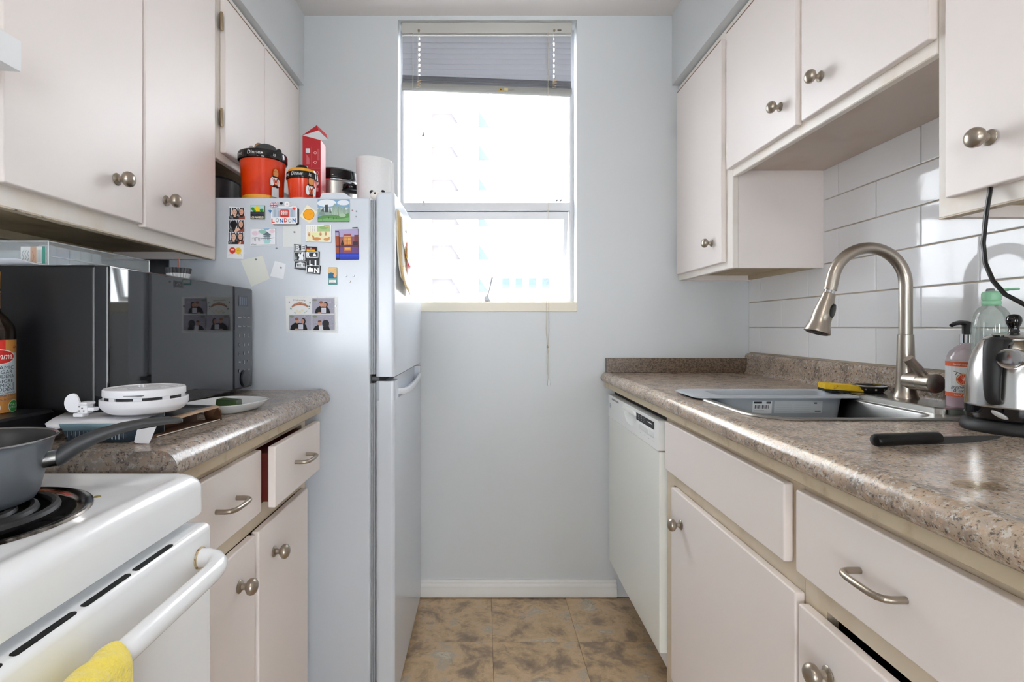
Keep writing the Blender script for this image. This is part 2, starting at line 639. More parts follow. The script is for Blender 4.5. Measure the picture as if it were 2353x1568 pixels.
# wall tiles, 100 x 300 mm in running bond
gr = MB().box(XR - .004, XR, 0.60, YB - .001, 0.93, 1.625).build('grout', GROUT, wr)
def wall_tile(y0, y1, z0, z1):
    key = (round(y1 - y0, 3), round(z1 - z0, 3))
    if key not in _tiles:
        w, h = y1 - y0, z1 - z0
        _tiles[key] = MB().box(-.008, 0, -w / 2, w / 2, -h / 2, h / 2, 0.0022, 2).mesh('wall_tile', TILEM)
    put('wall_tile', _tiles[key], wr, (XR - .001, (y0 + y1) / 2, (z0 + z1) / 2))
_tiles = {}
for k in range(-1, 5):
    z0 = 1.113 + .1025 * k + .0015
    z1 = z0 + .0995
    off = 2.058 if k % 2 else 1.909
    n = 0
    y_hi = off + 0.303
    while y_hi > 0.65:
        y0, y1 = y_hi - .303 + .0015, y_hi - .0015
        y1 = min(y1, YB - .001); y0 = max(y0, 0.60)
        if y1 - y0 > .02:
            wall_tile(y0, y1, z0, min(z1, 1.622))
        y_hi -= .303

# bulkheads over the wall cabinets
struct(MB().box(XL, -0.742, YK, YB, 2.112, ZC).build('trim_1', WALL))
struct(MB().box(0.776, XR, YK, YB, 2.112, ZC).build('trim_2', WALL))
# baseboard on the window wall
bp_ = [(0, .005), (-.014, .005), (-.0165, .012), (-.0165, .030), (-.014, .040), (-.0155, .048), (-.0155, .054), (-.011, .060), (-.012, .066), (-.008, .073), (0, .075)]
bb = MB().prism([(YB + a, z) for a, z in bp_], -1.0, 0.546, 'YZ')
struct(bb.build('baseboard_back', TRIMW))

# ------------------------------------------------------------------ the window over the sill
w1 = struct(thing('window_1', 'tall two part window with a tilted lower sash over a beige sill', None, (0.014, YB + .08, WZ0)))
FY0, FY1 = YB + .080, YB + .118
MB().box(WX0, WX1, YB - .006, YB + .15, WZ0 - .040, WZ0, 0.003).build('window_sill', M('beige_sill', (224, 217, 200), 0.5), w1)
f = MB()
f.box(WX0, WX0 + .012, FY0, FY1, WZ0, WZ1); f.box(WX1 - .017, WX1, FY0, FY1, WZ0, WZ1)
f.box(WX0 + .012, WX1 - .017, FY0, FY1, WZ1 - .03, WZ1); f.box(WX0 + .012, WX1 - .017, FY0, FY1, WZ0, WZ0 + .008)
f.build('frame', ALU, w1)
MB().box(WX0 + .012, WX1 - .017, FY0 - .004, FY1, 1.614, 1.648, 0.002).build('middle_rail', ALU, w1)
MB().box(WX0 + .012, WX1 - .017, YB + .097, YB + .101, 1.648, WZ1 - .03).build('pane', GLASS, w1)
# lower awning sash: hinged at its top, swung out at its foot
hz, hy = 1.609, YB + .084
def tilt(mb):
    bmesh.ops.rotate(mb.bm, verts=mb.bm.verts, cent=(0, hy, hz), matrix=Matrix.Rotation(math.radians(15.0), 3, 'X'))
    return mb
sx0, sx1, sz0 = WX0 + .016, WX1 - .021, 1.225
s = MB()
s.box(sx0, sx1, hy, hy + .024, hz - .032, hz); s.box(sx0, sx1, hy, hy + .024, sz0 - .006, sz0 + .012)
s.box(sx0, sx0 + .018, hy, hy + .024, sz0 + .012, hz - .032); s.box(sx1 - .018, sx1, hy, hy + .024, sz0 + .012, hz - .032)
sash = tilt(s).build('sash_frame', ALU, w1)
tilt(MB().box(sx0 + .018, sx1 - .018, hy + .010, hy + .014, sz0 + .012, hz - .032)).build('pane', GLASS, sash)
# cam handle on the bottom of the sash
lm = M('handle_grey', (150, 154, 160), 0.4, 0.3)
h = MB()
h.lathe([(0, -.03), (.009, -.03), (.012, -.024), (.012, .0), (0, 0)], (.012, YB + .075, 1.237), 'Y', 20)
h.loft([ring3([], 0)] if False else [[(.002, YB + .06, 1.226), (.03, YB + .06, 1.224), (.03, YB + .075, 1.224), (.002, YB + .075, 1.226)],
        [(.006, YB + .06, 1.236), (.022, YB + .06, 1.236), (.022, YB + .075, 1.236), (.006, YB + .075, 1.236)]])
lat = h.build('latch', lm, w1)
MB().tube([(.012, YB + .048, 1.24), (.020, YB + .046, 1.262), (.028, YB + .040, 1.295), (.035, YB + .034, 1.325)], [.0055, .0058, .0068, .0085], 10, flat=.55).build('lever', lm, lat)

# small things left on the panes
def gel_cling(x, z, pts, label, cat='sticker', y=YB + .0955, col=(120, 124, 128)):
    p = MB().prism([(x + a, z + b) for a, b in pts], y - .001, y + .001, 'XZ')
    o = p.build('window_sticker', PM(col), None, origin=(x, y, z))
    return tag(o, label, cat)
heart = [(0, -.007), (.006, 0), (.007, .003), (.005, .0055), (.0025, .0055), (0, .003), (-.0025, .0055), (-.005, .0055), (-.007, .003), (-.006, 0)]
gel_cling(.315, 1.662, heart, 'small grey heart sticker on the upper pane, the one nearer the middle')
gel_cling(.331, 1.662, heart, 'small grey heart sticker on the upper pane, the one next to the frame')
cone = [(-.006, -.010), (.006, -.010), (.0025, .010), (-.0025, .010)]
gel_cling(-.262, 1.948, cone, 'small clear cone shaped hook stuck halfway up the upper pane', 'hook', col=(165, 165, 158))
gel_cling(-.258, 1.645, cone, 'small clear cone shaped hook stuck on the middle rail of the window', 'hook', YB + .074, col=(200, 200, 198))

# ------------------------------------------------------------------ venetian blind, drawn up crooked
SLAT = M('blind_slat', (178, 180, 188), 0.45)
RAILM = M('blind_rail', (150, 150, 147), 0.5)
bl = thing('venetian_blind', 'white venetian blind drawn up crookedly at the top of the window', 'blind', (.014, YB + .03, WZ1))
bx0, bx1 = WX0 + .012, WX1 - .017
hr = MB().box(bx0, bx1, YB + .012, YB + .045, WZ1 - .048, WZ1 - .002, .004)
hd = hr.build('headrail', M('blind_headrail', (186, 184, 178), 0.45), bl)
for x in (bx0 + .074, bx1 - .075):
    MB().lathe([(0, -.004), (.005, -.004), (.005, 0), (0, 0)], (x, YB + .012, WZ1 - .038), 'Y', 12).build('cord_grommet', BRASS, hd)
MB().box(bx1 - .062, bx1 - .046, YB + .008, YB + .012, WZ1 - .04, WZ1 - .034).build('cord_lock', M('cord_lock', (120, 112, 104), .5), hd)
def slat_mesh(x0, x1):
    prof = []
    for i in range(7):
        t = i / 6 * 2 - 1
        prof.append((t * .0165, .0022 * (1 - t * t)))
    def strip(pr, a, c, mb):
        mb.prism(pr + [(p_, q_ + .0006) for p_, q_ in reversed(pr)], a, c, 'YZ')
    m = MB()
    h0, h1 = bx0 + .074, bx1 - .075      # cord holes
    for a, c in ((x0, h0 - .0028), (h0 + .0028, h1 - .0028), (h1 + .0028, x1)):
        strip(prof, a, c, m)
    for h_ in (h0, h1):
        strip(prof[:3], h_ - .0028, h_ + .0028, m); strip(prof[5:], h_ - .0028, h_ + .0028, m)
    return m.mesh('slat', SLAT)
sm = slat_mesh(bx0 + .004, bx1 - .004)
zt = WZ1 - .066
n_sl = 10
slope = -math.atan2(.027, bx1 - bx0)
for i in range(n_sl):
    t = i / (n_sl - 1)
    o = put('slat', sm, bl, (0, YB + .028, zt - i * .0222 - .002 * t), (math.radians(77), slope * -.18 * t, 0))
# gathered slats and the bottom rail hang lower at the far end from the fridge
zs = 2.127
for i in range(9):
    put('slat', sm, bl, (0, YB + .026 + .0015 * (i % 3), zs + .018 - i * .0034), (math.radians(-12 + 3 * (i % 2)), -slope, 0))
br = MB()
br.prism([(YB + .012 + .016 * (1 - math.cos(a)), .024 * math.sin(a) * (1 if a <= PI else .5)) for a in [2 * PI * k / 18 for k in range(18)]], bx0 + .001, bx1 - .001, 'YZ')
bmesh.ops.rotate(br.bm, verts=br.bm.verts, cent=(.014, 0, 0), matrix=Matrix.Rotation(-slope, 3, 'Y'))
bmesh.ops.translate(br.bm, verts=br.bm.verts, vec=(0, 0, zs - .022))
rail = br.build('bottom_rail', RAILM, bl)
def on_rail(u, v):
    return (u, YB + .0105, zs - .022 - (u - .014) * math.tan(-slope) * 1.0 + v) if False else (u, YB + .0115, zs - .024 + (u - .014) * math.tan(slope) + v)
pr = Print(lambda u, v, l: (on_rail(u, v)[0], on_rail(u, v)[1] - l, on_rail(u, v)[2]), .0006)
pr.poly([(.058, -.004), (.082, -.004), (.07, .010)], '#b79a4a'); pr.poly([(.066, -.002), (.074, -.002), (.07, .006)], '#3b3425')
pr.rect(.084, -.003, .10, .008, '#c9b98a'); pr.rect(.10, -.004, .118, -.001, '#8d8a82'); pr.rect(.10, .001, .125, .004, '#8d8a82'); pr.rect(.13, -.003, .155, 0, '#a09d95')
pr.build('warning_label', rail)
CORD = M('blind_cord', (232, 230, 222), 0.7)
for x in (bx0 + .074, bx1 - .075):
    MB().tube([(x - .004, YB + .012, WZ1 - .05), (x - .004, YB + .012, 2.2), (x - .004, YB + .012, zs)], .0007, 6).build('ladder_cord', CORD, bl)
    MB().tube([(x + .010 * math.sin(k * 1.9), YB + .006 + .003 * math.cos(k * 2.3), zs + .012 - .0035 * k) for k in range(10)], .0018, 6).build('cord_loop', M('aged_cord', (206, 186, 156), .7), bl)
cx = .262
pc = MB()
pc.tube([(cx, YB + .008, WZ1 - .04), (cx - .001, YB + .006, 1.7), (cx - .004, YB - .012, 1.21), (cx - .006, YB - .011, 1.10), (cx - .001, YB - .010, 1.035)], .0011, 6)
pc.tube([(cx + .006, YB + .008, WZ1 - .04), (cx + .005, YB + .006, 1.7), (cx + .005, YB - .012, 1.21), (cx + .006, YB - .011, 1.10), (cx + .001, YB - .010, 1.035)], .0011, 6)
pc.tube([(cx, YB - .010, 1.035), (cx + .004, YB - .009, 1.00), (cx + .005, YB - .009, .90)], .0013, 6)
pc.tube([(cx, YB - .010, 1.035), (cx - .003, YB - .009, 1.00), (cx - .002, YB - .009, .92)], .0013, 6)
cord = pc.build('pull_cord', M('pull_cord', (196, 188, 172), .7), bl)
kn = MB()
kn.lathe([(0, .006), (.004, .003), (.005, 0), (.004, -.003), (0, -.006)], (cx, YB - .010, 1.034), 'Z', 12)
kn.build('knot', M('knot', (170, 158, 132), .7), cord)
MB().lathe([(0, .012), (.004, .010), (.006, -.01), (.0055, -.014), (0, -.014)], (cx + .005, YB - .009, .889), 'Z', 14).build('tassel', M('clear_tassel', (222, 222, 220), .2), cord)
MB().tube([(bx0 + .05, YB + .010, WZ1 - .05), (bx0 + .05, YB + .009, 2.2), (bx0 + .05, YB + .008, 2.10)], .0012, 6).build('tilt_cord', CORD, bl)

# ------------------------------------------------------------------ outside: ground and towers
struct(MB().box(-90, 90, 8, 200, -14.2, -14).build('exterior_ground', M('asphalt', (120, 120, 118), 0.9)))
FAC = M('cream_facade', (250, 240, 222), 0.8)
RECM = M('balcony_shade', (104, 106, 118), 0.7)
BALM = M('shadow_window_blue', (62, 76, 100), 0.7)
def tower():
    t = thing('apartment_tower', 'pale cream apartment tower with stacked balconies seen through the window', 'building', (-6, 46, -14))
    YT = 40.0
    MB().box(-14, -.45, YT + 1.6, YT + 14, -14, 42).build('core', FAC, t)
    MB().box(-14, -4.15, YT, YT + 1.6, -14, 42).build('pier', FAC, t)
    MB().box(-1.75, -.45, YT, YT + 1.6, -14, 42).build('pier', FAC, t)
    for k in range(-4, 15):
        zc = 1.115 + (752 - 255 - 8) * YT / 1196 - 2.62 * (6 - k) + 2.62 * 0
        b = MB().box(-4.15, -1.75, YT - .02, YT + 1.6, zc - 1.95, zc - .68).build('balcony_front', FAC, t)
        MB().box(-4.1, -1.8, YT + 1.48, YT + 1.6, zc - .68, zc + .62).build('recess_shadow', RECM, t)  # dark panel: slab shadow on the recess wall put into its colour
        MB().prism([(-.45, zc - .55), (.42, zc - .55), (-.45, zc + .75)], YT + 1.0, YT + 1.2, 'XZ').build('shadow_wedge', BALM, t)  # blue wedge: shadow on the tower side drawn as a solid shape
        MB().prism([(-1.75, zc + .75), (-1.75, zc - .70), (-2.65, zc + .75)], YT + .2, YT + 1.3, 'XZ').build('shadow_cut', FAC, t)  # added wedge that cuts the painted recess shadow to a slanting edge
    return t
tower()
def low_block():
    t = thing('low_building', 'low pale building beyond the tower at the foot of the window view', 'building', (6, 90, -14))
    MB().box(2.0, 11.5, 86, 96, -14, 10.0).build('wall', FAC, t)
    MB().box(1.6, 11.9, 85.6, 96.4, 10.0, 10.4).build('roof_slab', FAC, t)
    for i in range(4):
        for j in range(2):
            MB().box(3.0 + i * 2.2, 4.2 + i * 2.2, 85.9, 86.0, 7.6 - j * 3.0, 9.2 - j * 3.0).build('window', BALM, t)
low_block()

# ------------------------------------------------------------------ unseen fill lamp added behind the camera
LY = -0.45
lt = thing('fill_lamp', 'added flush round fill lamp with a frosted dome, out of view', 'lamp', (0.0, LY, ZC))
MB().lathe([(0, 0), (.15, 0), (.15, -.02), (.14, -.025), (0, -.025)], (0, LY, ZC), 'Z', 32).build('base', TRIMW, lt)
MB().lathe([(.138, -.026), (.13, -.05), (.10, -.075), (.05, -.09), (0, -.094)], (0, LY, ZC), 'Z', 32).build('dome', M('fill_lamp_glass', (255, 244, 230), 0.3, emit=((255, 236, 214), 6.0)), lt)
ld = bpy.data.lights.new('fill_light', 'AREA')
ld.shape = 'DISK'; ld.size = .28; ld.energy = FILL_LAMP_POWER; ld.color = (1.0, .96, .91)
lo = bpy.data.objects.new('fill_light', ld)
COL.objects.link(lo)
lo.location = (0, 0, -.10)
lo.parent = lt

# ------------------------------------------------------------------ shared hardware
def knob_mesh():
    """points along +X from the door face"""
    prof = [(0, 0), (.0115, 0), (.0125, .0015), (.0115, .003), (.0065, .006), (.0055, .010), (.0062, .0135), (.011, .016), (.0148, .0195), (.0158, .024), (.0148, .0285), (.0110, .0325), (.0055, .0348), (0, .0354)]
    return MB().lathe(prof, (0, 0, 0), 'X', 24).mesh('knob', NICKEL)
KNOB = knob_mesh()
def pull_mesh():
    pts = [(0, -.038, 0), (.016, -.038, 0), (.024, -.0355, 0), (.029, -.029, 0), (.031, -.020, 0), (.0315, 0, 0), (.031, .020, 0), (.029, .029, 0), (.024, .0355, 0), (.016, .038, 0), (0, .038, 0)]
    return MB().tube(pts, .0045, 12).mesh('handle', NICKEL)
PULL = pull_mesh()
GAPLINE = M('gap_line_brown', (132, 108, 88), .6)
def hinge_mesh():
    b = MB()
    b.box(0, .007, -.008, .008, -.021, .021, .0012)
    b.lathe([(0, -.027), (.0036, -.026), (.0052, -.021), (.0052, .021), (.0036, .026), (0, .027)], (.007, -.006, 0), 'Z', 10)
    return b.mesh('hinge', BRASS)
HINGE = hinge_mesh()

def slab_door(name, parent, xf, xb, y0, y1, z0, z1, mat=None):
    """slab in an X plane; xf is the room side"""
    o = MB().box(min(xf, xb), max(xf, xb), y0, y1, z0, z1, .0032, 3).build(name, mat or CAB, parent)
    if z1 > 2.0:      # dark gap line above the door, painted as a brown strip on its edge
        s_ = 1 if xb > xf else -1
        MB().box(min(xf - .0004 * s_, xf + .006 * s_), max(xf - .0004 * s_, xf + .006 * s_), y0 + .004, y1 - .004, z1 - .0034, z1 + .0006).build('wear_gap_edge', GAPLINE, o)
    return o

# ------------------------------------------------------------------ wall cabinets over the sink side
def wall_cab(label, yn, yf, z0, z1, xin, xw, sgn, rail, cleat=True, under=UNDER):
    """face frame at xin, wall at xw; sgn +1 for the sink wall, -1 for the stove wall"""
    t = thing('wall_cabinet', label, 'cabinet', (xw, (yn + yf) / 2, z0))
    xi = xin + sgn * .018
    c = MB()
    for y in ((yn, yn + .018), (yf - .018, yf)):
        c.box(min(xi, xw), max(xi, xw), y[0], y[1], z0 + (0 if cleat else .03), z1)
    c.box(min(xi, xw), max(xi, xw), yn + .018, yf - .018, z1 - .018, z1)
    c.build('carcass', CAB, t)
    e_ = .018 if cleat else 0
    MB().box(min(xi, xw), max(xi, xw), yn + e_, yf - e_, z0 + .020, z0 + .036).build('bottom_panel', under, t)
    if cleat:
        MB().box(min(xw, xw - sgn * .02), max(xw, xw - sgn * .02), yn + .018, yf - .018, z0 + .002, z0 + .020).build('wall_cleat', CREAM, t)
    MB().box(min(xin, xi), max(xin, xi), yn, yf, z0, z1, .002, 1).build('face_frame', FRAME, t)
    return t

ZB, ZT = 1.306, 2.105
ca = wall_cab('tall white wall cabinet beside the window wall above the dishwasher', 1.677, YB - .002, ZB, ZT, .802, XR, 1, .023)
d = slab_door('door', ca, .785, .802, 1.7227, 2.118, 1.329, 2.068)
put('knob', KNOB, d, (.785, 1.794, 1.4045), (0, 0, PI))
for z in (1.41, 1.93): put('hinge', HINGE, d, (.802, 2.122, z), (0, 0, PI))
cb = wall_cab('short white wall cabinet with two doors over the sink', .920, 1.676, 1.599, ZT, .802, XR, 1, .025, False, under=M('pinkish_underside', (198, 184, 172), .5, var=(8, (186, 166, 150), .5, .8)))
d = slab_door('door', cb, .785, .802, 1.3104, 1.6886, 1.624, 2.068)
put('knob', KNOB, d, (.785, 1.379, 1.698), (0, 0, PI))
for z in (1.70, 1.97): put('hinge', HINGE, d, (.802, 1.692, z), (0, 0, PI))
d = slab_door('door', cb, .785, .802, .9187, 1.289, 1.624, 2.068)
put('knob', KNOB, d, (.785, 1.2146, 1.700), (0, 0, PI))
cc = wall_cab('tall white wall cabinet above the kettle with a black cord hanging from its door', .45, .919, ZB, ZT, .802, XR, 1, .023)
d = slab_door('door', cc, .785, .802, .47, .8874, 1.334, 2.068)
put('knob', KNOB, d, (.785, .807, 1.409), (0, 0, PI))
MB().box(.8015, .8205, .451, .918, ZB - .0012, ZB + .0006).build('wear_gap_edge', M('chipped_edge', (206, 193, 174), .7, var=(45, (128, 88, 56), .60, .68)), cc)
# cream wedge of filler between the bottom panels and the wall, under the far cabinet
# ------------------------------------------------------------------ wall cabinets over the stove side
cd = wall_cab('large white wall cabinet above the microwave with two slab doors', .70, 1.478, ZB, ZT, -.762, XL, -1, .028)
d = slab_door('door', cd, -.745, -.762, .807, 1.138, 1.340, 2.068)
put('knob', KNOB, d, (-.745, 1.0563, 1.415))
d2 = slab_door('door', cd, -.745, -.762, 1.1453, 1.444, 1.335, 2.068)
put('knob', KNOB, d2, (-.745, 1.2192, 1.411))
for z in (1.42, 1.9): put('hinge', HINGE, d2, (-.762, 1.449, z))
MB().box(-.7805, -.7615, .701, 1.477, ZB - .0012, ZB + .0006).build('wear_gap_edge', M('chipped_cream_edge', (206, 193, 170), .7, var=(45, (110, 84, 60), .60, .68)), cd)
ce = wall_cab('short white wall cabinet over the fridge with brass hinges', 1.481, YB - .002, 1.597, ZT, -.762, XL, -1, .025)
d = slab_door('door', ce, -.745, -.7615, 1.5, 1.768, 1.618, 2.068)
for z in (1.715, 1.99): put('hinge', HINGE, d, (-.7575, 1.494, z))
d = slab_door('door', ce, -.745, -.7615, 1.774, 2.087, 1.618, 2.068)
for z in (1.83,): put('hinge', HINGE, d, (-.762, 2.093, z))
# cabinet above the range hood, only its near stile shows
cf = wall_cab('short white wall cabinet above the range hood', -.1, .699, 1.60, ZT, -.762, XL, -1, .025)
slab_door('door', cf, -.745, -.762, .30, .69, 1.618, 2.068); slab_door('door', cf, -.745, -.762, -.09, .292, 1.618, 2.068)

# range hood
rh = thing('range_hood', 'white range hood with a greasy underside over the stove', 'range hood', (-.86, .36, 1.478))
MB().loft([[(XL, 0, 1.478), (-.658, 0, 1.478), (-.658, .74, 1.478), (XL, .69, 1.478)],
           [(XL, 0, 1.521), (-.658, 0, 1.521), (-.658, .74, 1.521), (XL, .70, 1.521)],
           [(XL, 0, 1.60), (-.80, 0, 1.60), (-.80, .70, 1.60), (XL, .70, 1.60)]]).build('canopy', WHT, rh)
MB().box(XL + .03, -.675, .03, .66, 1.474, 1.4785).build('filter', M('greasy_filter', (120, 96, 66), .5, var=(30, (70, 50, 34), .4, .7)), rh)

# ------------------------------------------------------------------ base cabinets and dishwasher, sink side
FX = .5225
def base_frame(label, y0, y1, rails, stiles, loc):
    t = thing('base_cabinet', label, 'cabinet', loc)
    return t
sc = thing('base_cabinet', 'white base cabinet under the sink with a blind drawer front over one door', 'cabinet', (.8, 1.15, 0))
c = MB(); c.box(FX + .018, XR, .847, .865, .10, .892); c.box(FX + .018, XR, 1.468, 1.486, .10, .892); c.box(FX + .02, XR, .865, 1.468, .10, .118); c.box(XR - .01, XR, .865, 1.468, .118, .892)
c.build('carcass', CAB, sc)
f = MB()
f.box(FX, FX + .018, 1.428, 1.486, .10, .868); f.box(FX, FX + .018, .847, .895, .10, .868)
f.box(FX, FX + .018, .895, 1.428, .845, .868); f.box(FX, FX + .018, .895, 1.428, .682, .726); f.box(FX, FX + .018, .895, 1.428, .10, .175)
f.build('face_frame', FRAMESH, sc)
MB().box(FX + .016, FX + .03, .895, 1.428, .726, .845).build('drawer_backing', DARKIN, sc)
slab_door('drawer_front', sc, .505, FX - .0005, .8766, 1.4547, .719, .852)
d = slab_door('door', sc, .505, FX - .0005, .845, 1.4046, .165, .684)
put('knob', KNOB, d, (.505, 1.333, .608), (0, 0, PI))
MB().box(.62, .635, .847, 1.486, 0.0, .10).build('toe_kick', DARKIN, sc)

dc = thing('base_cabinet', 'white base cabinet with a handled drawer over a door standing just off its frame', 'cabinet', (.8, .65, 0))
c = MB(); c.box(FX + .018, XR, .45, .468, .10, .892); c.box(FX + .018, XR, .829, .846, .10, .892); c.box(FX + .02, XR, .468, .829, .10, .118); c.box(XR - .01, XR, .468, .829, .118, .892)
c.build('carcass', DARKIN, dc)
f = MB()
f.box(FX, FX + .018, .793, .846, .10, .868); f.box(FX, FX + .018, .45, .48, .10, .868)
f.box(FX, FX + .018, .48, .793, .845, .868); f.box(FX, FX + .018, .48, .793, .6815, .726); f.box(FX, FX + .018, .48, .793, .10, .175)
f.build('face_frame', FRAMESH, dc)
dr = slab_door('drawer', dc, .505, FX - .0005, .477, .844, .719, .852)
put('handle', PULL, dr, (.505, .661, .788), (0, 0, PI))
MB().box(FX, .95, .50, .79, .735, .83).build('drawer_box', M('drawer_wood', (170, 140, 105), .6), dr)
MB().box(.585, .60, .45, .846, 0.0, .10).build('toe_kick', DARKIN, dc)
d = slab_door('door', dc, .503, .5205, .46, .834, .165, .673)
put('knob', KNOB, d, (.503, .7597, .607), (0, 0, PI))

dw = thing('dishwasher', 'white built-in dishwasher with a dark display strip beside the window wall', 'dishwasher', (.8, 1.81, .1))
MB().box(.545, XR - .02, 1.512, 2.105, .10, .862).build('body', PLASW, dw)
DWM = M('dishwasher_enamel', (242, 244, 239), .25)
MB().box(.508, .545, 1.507, 2.112, .168, .753, .004).build('door', DWM, dw)
# the control panel is taller than wide parts need: drawn at full height, then set to its 86 mm
pb = MB()
pout = rrect(1.506, 2.112, .750, .866, .006, 3)
hole = [(1.803 + .078 * math.cos(t), .838 - .060 * abs(math.sin(t)) ** .9) for t in [PI * k / 18 for k in range(19)]]
pb.holed(pout, [hole], 0.0)
for v in pb.bm.verts: v.co = (.5055, v.co.x, v.co.y)
pb.loft([[(.5055, y, z) for y, z in pout], [(.545, y, z) for y, z in pout]], False, True)
bmesh.ops.remove_doubles(pb.bm, verts=pb.bm.verts, dist=1e-6)
cp = pb.build('control_panel', M('dishwasher_panel', (242, 244, 243), .3), dw)
hb_ = MB()
hb_.loft([[(.5055, y, z) for y, z in hole], [(.520, 1.803 + (y - 1.803) * .93, .838 + (z - .838) * .90) for y, z in hole], [(.528, 1.803 + (y - 1.803) * .6, .836 + (z - .838) * .5) for y, z in hole]], False, True)
hb_.build('handle_recess', M('dishwasher_recess', (236, 238, 236), .4), cp)
cp.scale.z = .76
cp.location.z = .161
MB().box(.530, .5445, 1.508, 2.108, .8435, .867).build('gap_shade', DARKIN, dw)  # near-black strip: shade of the gap above the panel put into colour
fn = lambda u, v, l: (.5055 - l, u, v)     # u = world Y, v = world Z
p = Print(fn, .0006)
p.poly([(1.545, .775 + .047), (1.725, .775 + .047), (1.725, .852), (1.545, .852)], '#23262a')
for r in range(3):
    for q in range(3):
        y = 1.70 - q * .026
        p.rect(y - .010, .829 + r * .0075, y + .004, .8308 + r * .0075, '#b9bdc2')
p.rect(1.56, .838, 1.60, .842, '#dfe3e6'); p.rect(1.606, .838, 1.611, .841, '#dfe3e6')
p.build('display', cp)
for y0, y1 in ((1.600, 1.690), (1.545, 1.592)):
    MB().box(.5035, .506, y0, y1, .792, .812, .001).build('button', M('dishwasher_button', (226, 228, 230), .35), cp)
p = Print(fn, .0006)
for q in range(4):
    p.rect(1.55 + q * .04, .775, 1.562 + q * .04, .777, '#c3c7cb')
p.build('symbols', cp)
MB().loft([[(x_, 1.803 + .080 * math.cos(a), .838 + .020 * math.sin(a) * s_) for a in [PI * k / 14 for k in range(15)]] for x_, s_ in ((.5052, 1.0), (.5000, .85), (.4985, .45))], False, True).build('handle', DWM, cp)
b = MB()
b.box(.5045, .506, 1.955, 2.055, .846, .853)
vt = b.build('vent', M('dark_vent', (40, 40, 40), .6), cp)
for k in range(7):
    MB().box(.5040, .5056, 1.962 + k * .0135, 1.9655 + k * .0135, .846, .853).build('vent_bar', DWM, vt)
p = Print(fn, .0005)
p.ell(2.078, .812, .0125, .0125, '#8d9aab'); p.ell(2.078, .812, .0105, .0105, '#dfe5ea'); p.line([(2.083, .806), (2.078, .818), (2.074, .806)], .003, '#7f8fa6')
p.build('badge', cp)
MB().box(.66, .675, 1.49, YB - .02, 0.0, .165).build('toe_panel', DARKIN, dw)

# ------------------------------------------------------------------ countertop with the sink cut-out
ZR = .928
ct = thing('countertop', 'brown speckled laminate countertop with a rolled edge and splash lip around the sink', 'countertop', (.8, 1.3, ZR))
nose = [(.530, ZR), (.520, ZR + .0005), (.510, ZR + .0022), (.5035, ZR + .0024), (.496, ZR + .0002), (.4885, -.0055 + ZR), (.4825, ZR - .0135), (.4805, ZR - .022), (.483, ZR - .031), (.490, ZR - .037), (.502, ZR - .038), (.530, ZR - .038)]
HOLE = rrect(.567, 1.035, 1.047, 1.500, .082, 8)
b = MB()
b.prism(nose, .42, YB - .003, 'XZ')
b.holed([(.53, .42), (XR, .42), (XR, YB - .003), (.53, YB - .003)], [HOLE], ZR)
b.holed([(.53, .42), (XR, .42), (XR, YB - .003), (.53, YB - .003)], [HOLE], ZR - .034)
b.loft([ring3(HOLE, ZR), ring3(HOLE, ZR - .034)], False, False)
b.build('worktop', GRAN, ct, sharp=50)
sp = [(XR, ZR - .002), (1.060, ZR - .002), (1.066, ZR + .002), (1.072, ZR + .010), (1.0745, ZR + .022), (1.0755, ZR + .055), (1.0765, ZR + .068), (1.081, ZR + .0765), (1.088, ZR + .079), (XR - .003, ZR + .079)]
MB().prism(sp, .42, YB - .003, 'XZ').build('backsplash', GRAN, ct, sharp=50)
MB().box(.501, 1.076, YB - .022, YB - .002, ZR, ZR + .060, .002, 2).build('side_splash', M('side_splash_laminate', (122, 102, 84), .3, var=(200, (70, 56, 44), .42, .62), bump=(200, .1, .001)), ct)
# cream wooden strip under the laminate
MB().box(.497, .545, .42, YB - .004, .868, .8895, .002, 1).build('support_strip', CREAM, ct)

# ------------------------------------------------------------------ sink
SK = thing('sink', 'stainless drop-in single bowl sink with rounded corners set in the brown countertop', 'sink', (.8, 1.27, .75))
o_ = lambda d, r: rrect(.555 + d, 1.058 - d, 1.035 + d, 1.512 - d, r, 8)
i_ = lambda d, r: rrect(.577 + d, .947 - d, 1.058 + d, 1.492 - d, r, 8)
b = MB()
b.loft([ring3(o_(0, .09), ZR + .0008), ring3(o_(.002, .088), ZR + .0042), ring3(o_(.006, .084), ZR + .0050), ring3(o_(.013, .078), ZR + .0040),
        ring3(i_(0, .072), ZR + .0030), ring3(i_(.004, .070), ZR - .002), ring3(i_(.008, .066), ZR - .03), ring3(i_(.020, .060), ZR - .15), ring3(i_(.035, .05), ZR - .165), ring3(i_(.09, .03), ZR - .168)], False, True)
b.build('bowl', M('sink_steel', (158, 157, 154), .34, 1.0), SK, sharp=60)
MB().loft([ring3(rrect(.955, 1.055, 1.088, 1.448, .02), ZR + .003), ring3(rrect(.957, 1.055, 1.090, 1.446, .02), ZR + .014), ring3(rrect(.961, 1.054, 1.094, 1.442, .02), ZR + .0165)], False, True).build('faucet_deck', M('deck_steel', (168, 166, 162), .22, 1.0), SK)

